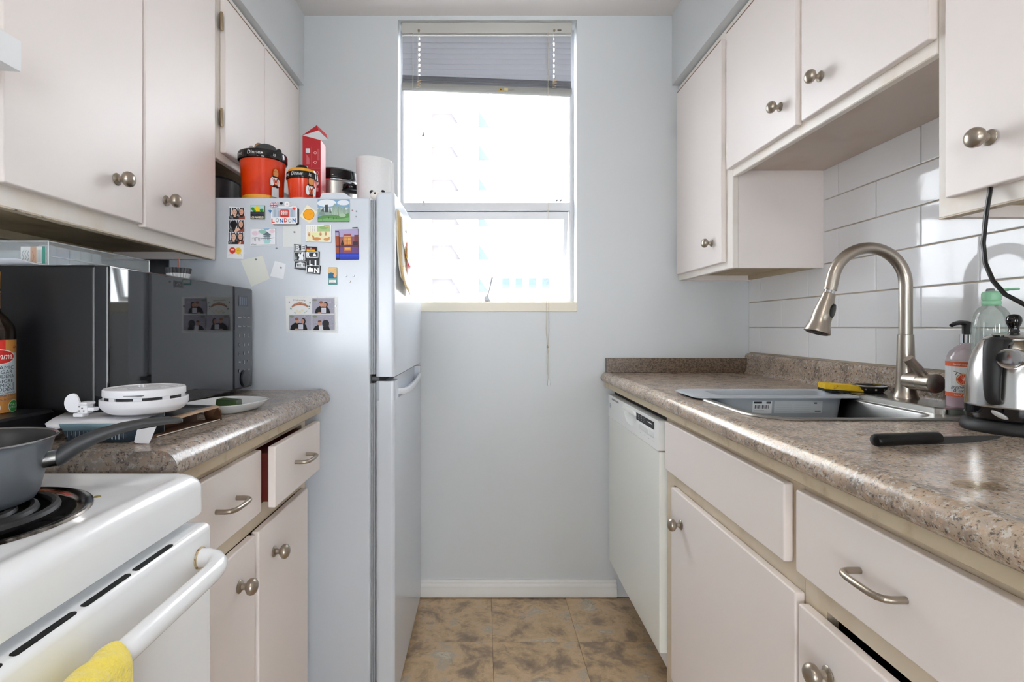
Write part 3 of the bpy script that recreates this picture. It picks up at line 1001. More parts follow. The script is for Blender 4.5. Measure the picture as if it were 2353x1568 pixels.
# grey plastic rinse tub across the far half of the sink
TUBM = M('grey_tub_plastic', (178, 184, 190), .42)
tb = thing('rinse_tub', 'grey plastic rinse tub with a white sticker, hung across the sink', 'tub', (.77, 1.405, ZR + .005))
zt_ = ZR + .011
r_ = lambda x0, x1, y0, y1, r, z: ring3(rrect(x0, x1, y0, y1, r, 6), z)
b = MB()
b.loft([r_(.66, .88, 1.372, 1.440, .02, .80), r_(.63, .915, 1.360, 1.446, .025, .81), r_(.612, .927, 1.346, 1.453, .03, zt_ - .012), r_(.609, .930, 1.343, 1.456, .03, zt_ - .002),
        r_(.604, .936, 1.339, 1.460, .03, zt_), r_(.545, .998, 1.328, 1.483, .022, zt_), r_(.541, 1.002, 1.325, 1.486, .022, zt_ - .002), r_(.540, 1.003, 1.324, 1.487, .022, zt_ - .0055),
        r_(.545, .998, 1.329, 1.482, .02, zt_ - .0055), r_(.606, .936, 1.339, 1.460, .032, zt_ - .006), r_(.609, .932, 1.342, 1.457, .03, zt_ - .02), r_(.627, .920, 1.356, 1.456, .025, .806), r_(.66, .88, 1.37, 1.44, .02, .795)], True, True)
tub = b.build('tub_body', TUBM, tb, sharp=45)
def tub_face(u, v, l):   # u across the tub (X), v height; the wall leans a little
    return (u, 1.3405 + (zt_ - .010 - v) * .115 - l, v)
p = Print(tub_face, .0012)
z0 = zt_ - .047
p.rect(.692, z0, .742, z0 + .033, '#eceef0'); p.rect(.748, z0 + .001, .872, z0 + .033, '#d4d8db')
p.rect(.695, z0 + .026, .716, z0 + .031, '#3a3d42')
for k in range(12):
    p.rect(.698 + k * .0031, z0 + .013, .698 + k * .0031 + (.0012 if k % 3 else .002), z0 + .022, '#2b2d30')
p.rect(.727, z0 + .026, .739, z0 + .031, '#5a5d62')
for k in range(4):
    p.rect(.752, z0 + .006 + k * .0052, .792, z0 + .0072 + k * .0052, '#a9adb1')
    p.rect(.800, z0 + .006 + k * .0052, .842, z0 + .0072 + k * .0052, '#a9adb1')
p.rect(.850, z0 + .025, .857, z0 + .029, '#6d7075'); p.rect(.853, z0 + .004, .868, z0 + .008, '#8c9095')
p.rect(.695, z0 + .003, .73, z0 + .0045, '#b4b8bb'); p.rect(.695, z0 + .007, .722, z0 + .0085, '#b4b8bb')
p.build('sticker', tub)

# ------------------------------------------------------------------ faucet
ZD = ZR + .0165
fx, fy = 1.015, 1.2527
fa = thing('faucet', 'brushed nickel gooseneck faucet with a pull-down spray head over the sink', 'faucet', (fx, fy, ZD))
MB().lathe([(0, 0), (.0258, 0), (.0258, .003), (.0232, .007), (.0205, .018), (.0190, .04), (.0178, .09), (.0162, .152), (.0148, .153), (0, .153)], (fx, fy, ZD), 'Z', 36).build('body', BRUSH, fa)
pts = [(fx, fy, ZD + .150), (fx, fy, 1.15), (fx, fy, 1.19)]
R_, zc = .0885, 1.2170
for k in range(0, 25):
    a = math.radians(168 * k / 24)
    pts.append((fx - R_ + R_ * math.cos(a), fy, zc + R_ * math.sin(a)))
ex, ez = pts[-1][0], pts[-1][2]
dx, dz = -math.sin(math.radians(12)), -math.cos(math.radians(12))
pts.append((ex + dx * .032, fy, ez + dz * .032))
MB().tube(pts, .0138, 24).build('spout', BRUSH, fa, sharp=50)
hx, hz_ = ex + dx * .032, ez + dz * .032
d2 = Vector((-.30, 0, -.954)).normalized()
def along(prof, start, d, seg=28):
    d = Vector(d).normalized()
    q = Vector((0, 0, 1)).rotation_difference(d).to_matrix().to_4x4()
    m = MB().lathe(prof, (0, 0, 0), 'Z', seg)
    bmesh.ops.transform(m.bm, matrix=Matrix.Translation(start) @ q, verts=m.bm.verts)
    return m
along([(0, 0), (.0115, 0), (.0115, .012), (0, .012)], (hx, fy, hz_ - .0005), d2).build('collar', CHROME, fa)
hs = Vector((hx, fy, hz_)) + d2 * .009
hd_ = along([(0, 0), (.0132, 0), (.0142, .002), (.0150, .012), (.0190, .034), (.0212, .050), (.0218, .062), (.0216, .070), (.0240, .080), (.0282, .0935), (.0284, .0975), (.0258, .0985), (0, .0985)], hs, d2).build('spray_head', BRUSH, fa)
along([(0, 0), (.0245, 0), (.0236, .0015), (.0138, .0005), (.0130, .003), (.008, .0035), (.007, .001), (0, .001)], hs + d2 * .0982, d2).build('spray_face', M('spray_face_rubber', (34, 32, 30), .35), hd_)
bt = MB().lathe([(0, 0), (.8, .02), (.97, .10), (1, .22), (0, .22)], (0, 0, 0), 'Z', 24)
side = (Vector((1, 0, 0)) - d2 * d2.x).normalized()
out = (side * .62 + Vector((0, -.785, 0))).normalized()
lat_ = out.cross(d2).normalized()
mt = Matrix(((lat_.x * .0125, d2.x * .0185, -out.x * .014, 0), (lat_.y * .0125, d2.y * .0185, -out.y * .014, 0), (lat_.z * .0125, d2.z * .0185, -out.z * .014, 0), (0, 0, 0, 1)))
pos = hs + d2 * .042 + out * .0222
bmesh.ops.transform(bt.bm, matrix=Matrix.Translation(pos) @ mt, verts=bt.bm.verts)
bt.build('spray_button', BLK, hd_)
cyl = MB().lathe([(0, .0), (.0195, .0), (.0205, .002), (.0205, .036), (.0200, .0375), (.0200, .039), (.0208, .0405), (.0215, .062), (.0225, .074), (.0215, .077), (0, .0775)], (0, 0, 0), 'Z', 32)
bmesh.ops.transform(cyl.bm, matrix=Matrix.Translation((fx, fy - .008, .988)) @ Matrix.Rotation(PI / 2, 4, 'X'), verts=cyl.bm.verts)
cyl.build('valve', BRUSH, fa)
MB().tube([(fx - .004, fy - .062, .998), (fx - .022, fy - .060, 1.020), (fx - .042, fy - .058, 1.043)], [.0098, .0102, .0106], 16).build('lever', BRUSH, fa)

# ------------------------------------------------------------------ things round the sink
st = thing('sink_strainer', 'small black mesh sink strainer with a steel rim lying behind the faucet', 'strainer', (1.018, 1.37, ZD))
MB().lathe([(0, .0), (.026, .0), (.034, .008), (.037, .016), (.0355, .016), (.033, .009), (.025, .002), (0, .002)], (1.018, 1.37, ZD), 'Z', 28).build('mesh_bowl', M('strainer_black', (24, 23, 22), .5), st)
MB().lathe([(.0355, .0145), (.043, .0155), (.0445, .018), (.043, .0195), (.0355, .0185), (.0355, .0145)], (1.018, 1.37, ZD), 'Z', 32).build('rim', CHROME, st)
for k in range(10):
    a = 2 * PI * k / 10
    put('hole', bpy.data.meshes.get('strainer_hole') or MB().box(-.002, .002, -.0006, .0006, -.002, .002).mesh('strainer_hole', M('strainer_shine', (150, 150, 148), .3, 1.0)), st, (1.018 + .0345 * math.cos(a), 1.37 + .0345 * math.sin(a), ZD + .0085), (0, 0, a + PI / 2))
sg = thing('sponge', 'yellow kitchen sponge with a dark green scouring pad lying on the sink edge', 'sponge', (.955, 1.395, ZR + .0135), rot=(0, math.radians(3), math.radians(-14)))
MB().box(-.046, .046, -.027, .027, 0, .006, .002).build('scouring_pad', M('scourer', (44, 48, 34), .9, bump=(400, .8, .003)), sg, local=True)
MB().box(-.046, .046, -.027, .027, .006, .021, .003, 2).build('foam', M('foam_yellow', (232, 190, 40), .85, var=(130, (160, 120, 18), .60, .68), bump=(220, .7, .003)), sg, local=True)

# ------------------------------------------------------------------ bottles, kettle, knife, cord
def on_cyl(c, r, ang0, base, inward=False):
    """wraps (u, v) round an upright cylinder; ang0 is the facing angle"""
    return lambda u, v, l=0.0: (c[0] + (r + l) * math.cos(ang0 + u / r), c[1] + (r + l) * math.sin(ang0 + u / r), base + v)

bx_, by_, bz_ = 1.0395, 1.120, ZR + .005
sb = thing('soap_bottle', 'clear pump bottle of pink hand soap with a grapefruit label and black pump', 'soap bottle', (bx_, by_, bz_))
SOAPC = glassy('soap_clear', (250, 244, 246), .05, .95, .03, .22)
PINK = M('pink_soap', (236, 200, 218), .35)
MB().lathe([(0, 0), (.0295, 0), (.034, .003), (.0352, .009), (.0352, .108), (.0335, .119), (.0285, .130), (.020, .139), (.0135, .1440), (.0125, .148), (0, .148)], (bx_, by_, bz_), 'Z', 36).build('bottle', SOAPC, sb)
MB().lathe([(0, .002), (.028, .002), (.0325, .005), (.0338, .010), (.0338, .103), (0, .103)], (bx_, by_, bz_), 'Z', 30).build('soap', PINK, sb)
lb = MB()
A0 = math.radians(222)
w_ = .068
fn = on_cyl((bx_, by_), .0356, A0, bz_)
for k in range(16):
    u0, u1 = -w_ + 2 * w_ * k / 16, -w_ + 2 * w_ * (k + 1) / 16
    for v0, v1, mi in ((.033, .042, 1), (.042, .098, 0), (.098, .108, 1)):
        lb.face([fn(u0, v0), fn(u1, v0), fn(u1, v1), fn(u0, v1)], mi)
label = lb.build('label', [PM('#e8eaea'), PM('#dc6a44')], sb, fix=False)
p = Print(fn, .0004)
p.line([(-.020, .088), (-.006, .083), (.010, .080)], .0014, '#4a4f42'); p.line([(-.012, .085), (-.016, .080)], .0012, '#4a4f42')
p.ell(-.002, .071, .0125, .0125, '#e07b3c'); p.ell(-.002, .071, .0112, .0112, '#f3d9b8'); p.ell(-.002, .071, .0100, .0100, '#dd4f35')
for k in range(8):
    a = PI * k / 8
    p.line([(-.002 - .0098 * math.cos(a), .071 - .0098 * math.sin(a)), (-.002 + .0098 * math.cos(a), .071 + .0098 * math.sin(a))], .0008, '#f0a080')
p.ell(-.002, .071, .0022, .0022, '#f3d9b8')
p.poly([(.006, .066), (.013, .063), (.018, .057), (.011, .060)], '#3f5a34')
p.text('grapefruit', -.004, .052, .010, '#3c3f40', down=False, shear=.3); p.text('& orange', -.001, .0445, .010, '#3c3f40', down=False, shear=.3)
p.text('hand wash', -.006, .1005, .0065, '#f6e6dc', down=False, shear=.3); p.text('hand wash', -.004, .0355, .0065, '#f6e6dc', down=False, shear=.3)
p.build('lettering', label)
MB().lathe([(0, .148), (.0128, .148), (.0128, .166), (.011, .167), (0, .167)], (bx_, by_, bz_), 'Z', 28).build('collar', CHROME, sb)
b = MB()
b.lathe([(0, .167), (.0085, .167), (.0085, .186), (.010, .189), (.010, .193), (0, .1945)], (bx_, by_, bz_), 'Z', 24)
b.tube([(bx_, by_, bz_ + .190), (bx_ - .020, by_ - .004, bz_ + .1915), (bx_ - .034, by_ - .007, bz_ + .189), (bx_ - .041, by_ - .008, bz_ + .185)], [.0055, .005, .0042, .0035], 10, flat=1.3)
b.build('pump', BLK, sb)

gx, gy, gz = 1.0139, 1.040, ZR
gb = thing('dish_soap_bottle', 'clear dish soap bottle with a flip-open pale green cap behind the kettle', 'dish soap bottle', (gx, gy, gz))
MB().lathe([(0, 0), (.026, 0), (.0295, .004), (.0305, .012), (.0305, .182), (.0295, .200), (.0262, .214), (.0205, .224), (.0145, .2295), (.0135, .233), (0, .233)], (gx, gy, gz), 'Z', 40).build('bottle', glassy('dish_bottle_clear', (244, 250, 246), .06, .95, .03, .10), gb)
MB().lathe([(0, .003), (.025, .003), (.0288, .012), (.0288, .05), (0, .05)], (gx, gy, gz), 'Z', 30).build('soap', glassy('pale_soap', (232, 240, 232), .05, .9, .05, .35), gb)
GRN = M('pale_green_cap', (142, 196, 158), .35)
cpn = MB()
cpn.lathe([(0, .2305), (.0140, .2305), (.0150, .233), (.0150, .2375), (.0136, .2395), (.0150, .242), (.0153, .253), (.0140, .2565), (.009, .259), (0, .260)], (gx, gy, gz), 'Z', 32)
cap_ = cpn.build('cap', GRN, gb)
MB().lathe([(0, .2590), (.0068, .2590), (.0072, .2615), (.0055, .2640), (0, .2648)], (gx - .002, gy, gz), 'Z', 20).build('spout', M('cap_spout', (126, 126, 132), .4), cap_)
b = MB()
b.tube([(gx + .011, gy - .004, gz + .2575), (gx + .017, gy - .010, gz + .2605), (gx + .021, gy - .014, gz + .2615)], [.004, .003, .003], 8, flat=1.8)
b.lathe([(0, .2590), (.0090, .2600), (.0098, .2615), (.0088, .2635), (0, .2632)], (gx + .025, gy - .018, gz), 'Z', 22)
b.build('flip_lid', GRN, cap_)

kx, ky = .952, .935
kt = thing('kettle', 'brushed steel electric kettle with black handle and base standing near the sink', 'kettle', (kx, ky, ZR))
MB().lathe([(0., 0), (0.0703, 0), (0.07326, .004), (0.07348, .010), (0.0703, .017), (0.06512, .021), (0.05772, .022), (0., .022)], (kx, ky, ZR), 'Z', 48).build('power_base', BLKM, kt)
MB().lathe([(0., .022), (0.06216, .022), (0.06549, .026), (0.06623, .034), (0.0666, .046), (0., .046)], (kx, ky, ZR), 'Z', 48).build('lower_band', BLKG, kt)
KST = M('kettle_steel', (200, 198, 194), .20, 1.0, aniso=(20, 20, 500))
MB().lathe([(0., .046), (0.06697, .046), (0.06749, .049), (0.0666, .052), (0.06608, .070), (0.06401, .095), (0.06031, .120), (0.05439, .143), (0.04736, .158), (0.04292, .1635), (0., .1635)], (kx, ky, ZR), 'Z', 56).build('body', KST, kt)
lid = MB().lathe([(0., .1635), (0.04181, .1635), (0.04218, .166), (0.037, .1705), (0.02442, .1755), (0.0111, .1785), (0., .1788)], (kx, ky, ZR), 'Z', 48).build('lid', KST, kt)
MB().lathe([(0., .177), (0.00851, .177), (0.00703, .183), (0.0074, .187), (0.00999, .193), (0.0111, .199), (0.00999, .2055), (0.00592, .2095), (0., .2105)], (kx, ky, ZR), 'Z', 28).build('lid_knob', BLKG, lid)
# grip facing the sink corner
ga = math.radians(206)
gd = Vector((math.cos(ga), math.sin(ga), 0)); gt = Vector((-gd.y, gd.x, 0))
def kp(d, z): return (Vector((kx, ky, ZR + z)) + gd * d)
sec = []
for d, z, w, th in ((.042, .160, .0150, .006), (.056, .163, .0175, .008), (.068, .160, .0175, .0095), (.0765, .147, .0160, .0095), (.0810, .126, .0140, .0090), (.0835, .100, .0125, .0085), (.0835, .078, .0118, .0080), (.0815, .064, .0110, .0070), (.0750, .057, .0100, .0055), (.0660, .057, .0090, .0050)):
    c = kp(d, z)
    sec.append((c, w, th))
rings = []
for i, (c, w, th) in enumerate(sec):
    a = sec[min(i + 1, len(sec) - 1)][0] - sec[max(i - 1, 0)][0]
    a.normalize()
    nn = gt.cross(a).normalized()
    rings.append([c + gt * (w * math.cos(t)) * (1 if abs(math.cos(t)) < .8 else .97) + nn * (th * math.sin(t)) for t in [2 * PI * k / 16 for k in range(16)]])
g = MB().loft(rings)
grip = g.build('handle', BLKM, kt)
MB().tube([kp(.0600, .1715) + gt * (.007 * math.cos(t)) + gd * (.0045 * math.sin(t)) for t in [2 * PI * k / 12 for k in range(12)]], .0012, 6, closed=True).build('rivet', BLKG, grip)
# chrome dial beside the grip
da = math.radians(203)
dd = Vector((math.cos(da), math.sin(da), .02)).normalized()
along([(0, 0), (.0135, 0), (.0145, .002), (.0170, .020), (.0176, .036), (.0168, .039), (.0120, .0395), (0, .0392)], Vector((.916, .888, ZR + .133)), dd, 36).build('steam_dial', CHROME, kt)
sa = math.radians(209)
sd_ = Vector((math.cos(sa), math.sin(sa), 0))
sw = MB().lathe([(0, 0), (.010, 0), (.009, .003), (0, .0045)], (0, 0, 0), 'Z', 24)
bmesh.ops.transform(sw.bm, matrix=Matrix.Translation(Vector((kx, ky, ZR + .0345)) + sd_ * .0655) @ Vector((0, 0, 1)).rotation_difference(sd_).to_matrix().to_4x4() @ Matrix.Diagonal((.45, 1.3, 1, 1)), verts=sw.bm.verts)
sw.build('switch', M('clear_switch', (214, 214, 214), .1, .6), kt)

# knife
kf = thing('knife', 'small kitchen knife with a thick black handle lying on the countertop', 'knife', (.607, .8112, ZR), rot=(0, 0, math.radians(9.5)))
hl = .122
secs = [(0, .002, .003), (.002, .0085, .0085), (.006, .0110, .0100), (.03, .0105, .0100), (.06, .0098, .0096), (.09, .0108, .0100), (.110, .0112, .0100), (.118, .0105, .0092), (.121, .0060, .0060)]
MB().loft([[(x, w * math.cos(t), .0105 + h * math.sin(t)) for t in [2 * PI * k / 18 for k in range(18)]] for x, w, h in secs]).build('handle', M('knife_handle_black', (12, 12, 13), .42, spec=.3), kf, local=True)
bl_ = [(.117, .0002), (.117, .0165), (.150, .0158), (.19, .0150), (.225, .0138), (.246, .0122), (.250, .0108), (.235, .0070), (.20, .0022), (.165, .0004)]
b = MB()
kb = lambda x, h, o_: (x, -.004 + h * .62 + o_, h * .62 + .0006)
b.loft([[kb(x, h, -.0008 * (h > .006)) for x, h in bl_], [kb(x, h, .0008 * (h > .006)) for x, h in bl_]])
b.build('blade', M('knife_steel', (74, 73, 72), .25, 1.0), kf, local=True)

# water
WATER = glassy('water', (250, 244, 232), .03, .90, .01, 0.0, .25)
wp = MB()
random.seed(3)
pts = [(.583 + .027 * math.cos(a) * (1 + .10 * math.sin(3 * a)), .612 + .019 * math.sin(a) * (1 + .12 * math.cos(2 * a + 1))) for a in [2 * PI * k / 28 for k in range(28)]]
cxx = lambda s, z: [(.583 + (x - .583) * s, .612 + (y - .612) * s, z) for x, y in pts]
wp.loft([cxx(1, ZR + .0002), cxx(.98, ZR + .0011), cxx(.92, ZR + .0018), cxx(.7, ZR + .0023), cxx(.3, ZR + .0024)], False, True)
tag(wp.build('water_puddle', WATER, None, origin=(.583, .612, ZR)), 'small round puddle of clear water near the rolled edge of the countertop', 'puddle')
for i, (x, y, r) in enumerate(((.668, .882, .010), (.655, .905, .007))):
    dpl = MB().lathe([(r, .0002), (r * .95, .0010), (r * .7, .0016), (0, .0019)], (x, y, ZR), 'Z', 18)
    o = dpl.build('water_drop', WATER, None, origin=(x, y, ZR))
    tag(o, ('wide flat water drop between the sink and the knife handle', 'narrow water drop close to the near rim of the sink')[i], 'water drop')

cd_ = MB().tube([(.797, .822, 1.345), (.793, .8150, 1.333), (.788, .8120, 1.318), (.786, .8150, 1.29), (.787, .8205, 1.247), (.788, .8180, 1.215), (.790, .8080, 1.187), (.796, .795, 1.165), (.806, .775, 1.148), (.83, .755, 1.125), (.87, .75, 1.07), (.93, .77, .99), (.97, .80, .945), (.985, .835, .9365)], .0042, 10, flat=.75)
tag(cd_.build('power_cord', M('cord_black', (16, 16, 17), .35), None, origin=(.79, .82, 1.333)), 'black flat power cord hanging from the cabinet door down towards the kettle', 'power cord')
pl = thing('wall_socket', 'white wall socket plate on the tiles above the kettle', 'socket', (XR - .009, .70, 1.14))
MB().box(XR - .014, XR - .0085, .665, .735, 1.08, 1.195, .002).build('plate', PLASW, pl)

# ------------------------------------------------------------------ stove side: base cabinet and countertop
ZL = .937
lc = thing('base_cabinet', 'white base cabinet with two handled drawers, one pulled open, between stove and fridge', 'cabinet', (-.8, 1.08, 0))
LX = -.486
c = MB(); c.box(XL, LX - .018, .745, .763, .10, .897); c.box(XL, LX - .018, 1.396, 1.414, .10, .897); c.box(XL, LX - .02, .763, 1.396, .10, .118)
c.build('carcass', CAB, lc)
f = MB()
f.box(LX - .018, LX, .745, .775, .10, .872); f.box(LX - .018, LX, 1.385, 1.414, .10, .872)
f.box(LX - .018, LX, .775, 1.385, .855, .872); f.box(LX - .018, LX, .775, 1.385, .688, .73); f.box(LX - .018, LX, .775, 1.385, .10, .175)
f.build('face_frame', FRAMESH, lc)
MB().box(LX - .03, LX - .020, .763, 1.396, .118, .86).build('frame_backing', M('reddish_interior', (70, 18, 12), .6), lc)
d = slab_door('drawer', lc, -.469, LX + .0005, .768, 1.0988, .724, .856)
put('handle', PULL, d, (-.469, .949, .791))
d = slab_door('drawer', lc, -.440, -.4565, 1.098, 1.398, .733, .863)
put('handle', PULL, d, (-.440, 1.251, .800))
MB().box(-.84, -.4565, 1.112, 1.385, .742, .845).build('drawer_box', REDWOOD, d)
d = slab_door('door', lc, -.469, LX + .0005, .768, 1.0684, .165, .688)
put('knob', KNOB, d, (-.469, .998, .617))
d = slab_door('door', lc, -.466, LX + .003, 1.0787, 1.378, .165, .690)
put('knob', KNOB, d, (-.466, 1.1553, .617))
for z in (.62, .25): put('hinge', HINGE, d, (LX, 1.384, z))
MB().box(-.56, -.545, .745, 1.414, 0, .10).build('toe_kick', DARKIN, lc)

cl = thing('countertop', 'brown speckled laminate countertop with a sawn end beside the stove', 'countertop', (-.75, 1.11, ZL))
nl = [(-.490, ZL), (-.478, ZL + .0005), (-.468, ZL + .0022), (-.4615, ZL + .0024), (-.453, ZL - .0004), (-.4455, ZL - .0065), (-.4395, ZL - .0145), (-.4370, ZL - .023), (-.438, ZL - .032), (-.444, ZL - .0365), (-.458, ZL - .037), (-.490, ZL - .037)]
b = MB()
b.prism(nl, .7435, 1.478, 'XZ'); b.box(XL, -.490, .7435, 1.478, ZL - .035, ZL)
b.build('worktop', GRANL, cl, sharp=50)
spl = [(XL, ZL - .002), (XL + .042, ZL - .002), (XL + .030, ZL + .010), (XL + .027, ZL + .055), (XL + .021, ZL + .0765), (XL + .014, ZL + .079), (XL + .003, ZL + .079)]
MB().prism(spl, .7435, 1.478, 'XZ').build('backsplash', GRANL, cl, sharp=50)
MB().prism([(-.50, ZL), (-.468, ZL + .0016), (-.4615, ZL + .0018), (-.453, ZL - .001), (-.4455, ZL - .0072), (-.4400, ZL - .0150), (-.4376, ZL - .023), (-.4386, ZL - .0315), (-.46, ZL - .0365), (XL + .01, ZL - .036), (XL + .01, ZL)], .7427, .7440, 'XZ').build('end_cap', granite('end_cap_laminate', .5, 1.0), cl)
MB().box(-.54, -.4625, .747, 1.476, .872, .9005, .002, 1).build('support_strip', CREAM, cl)

# ------------------------------------------------------------------ stove
SX, SY0, SY1 = -.392, -.02, .735
sv = thing('stove', 'white enamel electric coil stove with a long oven door handle', 'stove', (-.72, .36, 0))
MB().box(-1.05, -.41, SY0 + .01, SY1 - .010, .05, .852).build('body', WHT, sv)
bc, brr = (-.5605, .560), .105
ro = lambda d, r: rrect(-1.055 + d * .3, SX - d, SY0 + d, SY1 - d, r, 6)
b = MB()
b.loft([ring3(ro(.004, .014), .8545), ring3(ro(0, .016), .858), ring3(ro(0, .018), .894), ring3(ro(.002, .018), .902), ring3(ro(.007, .020), .9085), ring3(ro(.014, .022), .9125), ring3(ro(.021, .024), .9128), ring3(ro(.030, .026), .9100), ring3(ro(.042, .03), .9062), ring3(ro(.050, .03), .9053)], True, False)
b.holed(ro(.050, .03), [circ(bc[0], bc[1], brr, 40)], .9053)
bmesh.ops.remove_doubles(b.bm, verts=b.bm.verts, dist=1e-5)
b.build('cooktop', WHT, sv, sharp=50)
dp = MB().lathe([(.113, .9055), (.1125, .9085), (.110, .9095), (.102, .9072), (.0975, .9055), (.0965, .9045)], (bc[0], bc[1], 0), 'Z', 48)
dp.build('drip_pan', M('scorched_chrome', (176, 168, 160), .15, 1.0, var=(30, (40, 34, 30), .50, .62)), sv)
MB().lathe([(.0965, .9045), (.092, .8960), (.075, .882), (.03, .876), (0, .876)], (bc[0], bc[1], 0), 'Z', 48).build('drip_bowl', M('burnt_bowl', (20, 18, 17), .4, .6), sv)
co = MB()
sp_ = []
for k in range(0, 150):
    a = 2 * PI * k / 36
    r = .020 + .0192 * a / (2 * PI)
    if r > .090: break
    sp_.append((bc[0] + r * math.cos(a + .6), bc[1] + r * math.sin(a + .6), .9085))
sp_ += [(sp_[-1][0] + .002, sp_[-1][1] + .008, .904), (sp_[-1][0] + .004, sp_[-1][1] + .012, .893)]
co.tube(sp_, .0054, 8, flat=.9)
co.build('burner_coil', M('coil_black', (38, 38, 40), .45), sv)
b = MB()
for k in range(3):
    a = 2 * PI * k / 3 + .3
    b.tube([(bc[0], bc[1], .9000), (bc[0] + .094 * math.cos(a), bc[1] + .094 * math.sin(a), .9000)], .0022, 6)
b.build('coil_support', BLKM, sv)
od = MB().box(-1.0, -.378, SY0 + .02, .7255, .20, .8455, .009, 4)
door_o = od.build('oven_door', WHT, sv)
for y0, y1 in ((.5754, .6444), (.5014, .568), (.426, .4925), (.35, .4165), (.275, .341)):
    MB().prism(rrect(-.3905, -.3835, y0, y1, .003, 4), .8440, .8460, 'XY').build('vent_slot', PM('#08080a'), door_o)
b = MB()
b.prism(rrect(.08, .602, .36, .716, .03, 6), -.3790, -.3774, 'YZ')
b.build('oven_window', BLKG, door_o)
hp = [(-.378, .692, .808), (-.366, .692, .808), (-.356, .689, .807), (-.3485, .682, .8055), (-.3455, .670, .804), (-.345, .655, .803), (-.345, .40, .803), (-.345, .075, .803), (-.3455, .06, .804), (-.3485, .048, .8055), (-.356, .041, .807), (-.366, .038, .808), (-.378, .038, .808)]
MB().tube(hp, .0122, 20).build('handle', WHT, door_o, sharp=60)
MB().tube([(-.3795, .692, .808), (-.3755, .692, .808)], .0140, 20).build('handle_ferrule', M('stained_ferrule', (196, 182, 150), .5, var=(160, (120, 84, 40), .5, .62)), door_o)
MB().box(-1.0, -.384, SY0 + .02, .7255, .06, .19, .006, 3).build('bottom_drawer', WHT, sv)
tag(MB().lathe([(.0045, 0), (.0036, .0007), (0, .0009)], (0, 0, 0), 'Z', 14).build('crumb', PM('#8a7a3c'), None, origin=(0, 0, 0)), 'tiny brown crumb on the white enamel between the coil and the stove rim', 'crumb').location = (-.478, .643, .9053)

# yellow cloth over the oven handle
b = MB()
cols = []
ny = 12
prof = [(-.330, .62), (-.3285, .70), (-.328, .77), (-.3290, .800)] + [(-.345 + .0165 * math.cos(a), .803 + .0165 * math.sin(a)) for a in [PI * k / 8 for k in range(9)]] + [(-.3625, .790), (-.3640, .75), (-.3650, .68)]
rings = []
for j in range(ny + 1):
    y = .385 + .105 * j / ny
    e = 1.0 if j < ny else .985
    rings.append([(x + .0022 * math.sin(j * 1.7 + k * .5), y + (.803 - z) * (.02 * math.sin(k) + (.10 if j == ny else 0) * -1 * (j / ny)), z + .0016 * math.sin(j * 2.1 + k)) for k, (x, z) in enumerate(prof)])
b.loft(rings, False, False, False)
cl_ = b.build('dish_cloth', M('yellow_terry', (248, 226, 96), .95, sheen=.4, bump=(320, .9, .003)), None, origin=(-.345, .44, .803))
cl_.modifiers.new('thickness', 'SOLIDIFY').thickness = .004
sub = cl_.modifiers.new('smooth', 'SUBSURF'); sub.levels = 1; sub.render_levels = 2
tag(cl_, 'yellow terry dish cloth hung over the oven door handle', 'cloth')

# saucepan on the coil
px_, py_ = -.580, .585
PZ = .9134
sp2 = thing('saucepan', 'grey non-stick saucepan with a long black handle on the front coil', 'saucepan', (px_, py_, PZ))
PANO = M('pan_grey_coating', (112, 118, 126), .38, .35)
PANI = M('pan_dark_lining', (44, 42, 42), .35, .1)
MB().lathe([(0, 0), (.053, 0), (.0585, .0025), (.0625, .010), (.0690, .040), (.0745, .064), (.0765, .0700), (.0795, .0725)], (px_, py_, PZ), 'Z', 56).build('wall', PANO, sp2, sharp=60)
MB().lathe([(.0795, .0725), (.0800, .0736), (.0790, .0744), (.0768, .0728)], (px_, py_, PZ), 'Z', 56).build('rim', M('pan_bare_rim', (170, 172, 175), .25, .9), sp2, sharp=60)
MB().lathe([(.0768, .0728), (.0735, .066), (.0610, .014), (.0560, .008), (0, .0065)], (px_, py_, PZ), 'Z', 56).build('lining', PANI, sp2, sharp=60)
ha = math.radians(22)
hd3 = Vector((math.cos(ha), math.sin(ha), 0)); hn = Vector((-hd3.y, hd3.x, 0))
def hsec(t, z, w, h, n=16):
    c = Vector((-.516, .6125, 0)) + hd3 * t
    return [(c + hn * (w * math.cos(q)) + Vector((0, 0, z + h * math.sin(q)))) for q in [2 * PI * k / n for k in range(n)]]
MB().loft([hsec(-.006, .9585, .0095, .0095), hsec(.012, .9605, .0095, .0100), hsec(.016, .9610, .0095, .0100)]).build('ferrule', STEEL, sp2)
MB().loft([hsec(.0125, .9615, .0100, .0100), hsec(.014, .9620, .0125, .0120), hsec(.020, .9655, .0130, .0122), hsec(.032, .9735, .0125, .0108), hsec(.050, .9825, .0115, .0090), hsec(.075, .9910, .0110, .0068), hsec(.100, .9955, .0108, .0056), hsec(.125, .9968, .0105, .0048), hsec(.137, .9962, .0080, .0036), hsec(.141, .9955, .0040, .0020)]).build('handle', M('pan_handle_black', (52, 53, 55), .5), sp2)

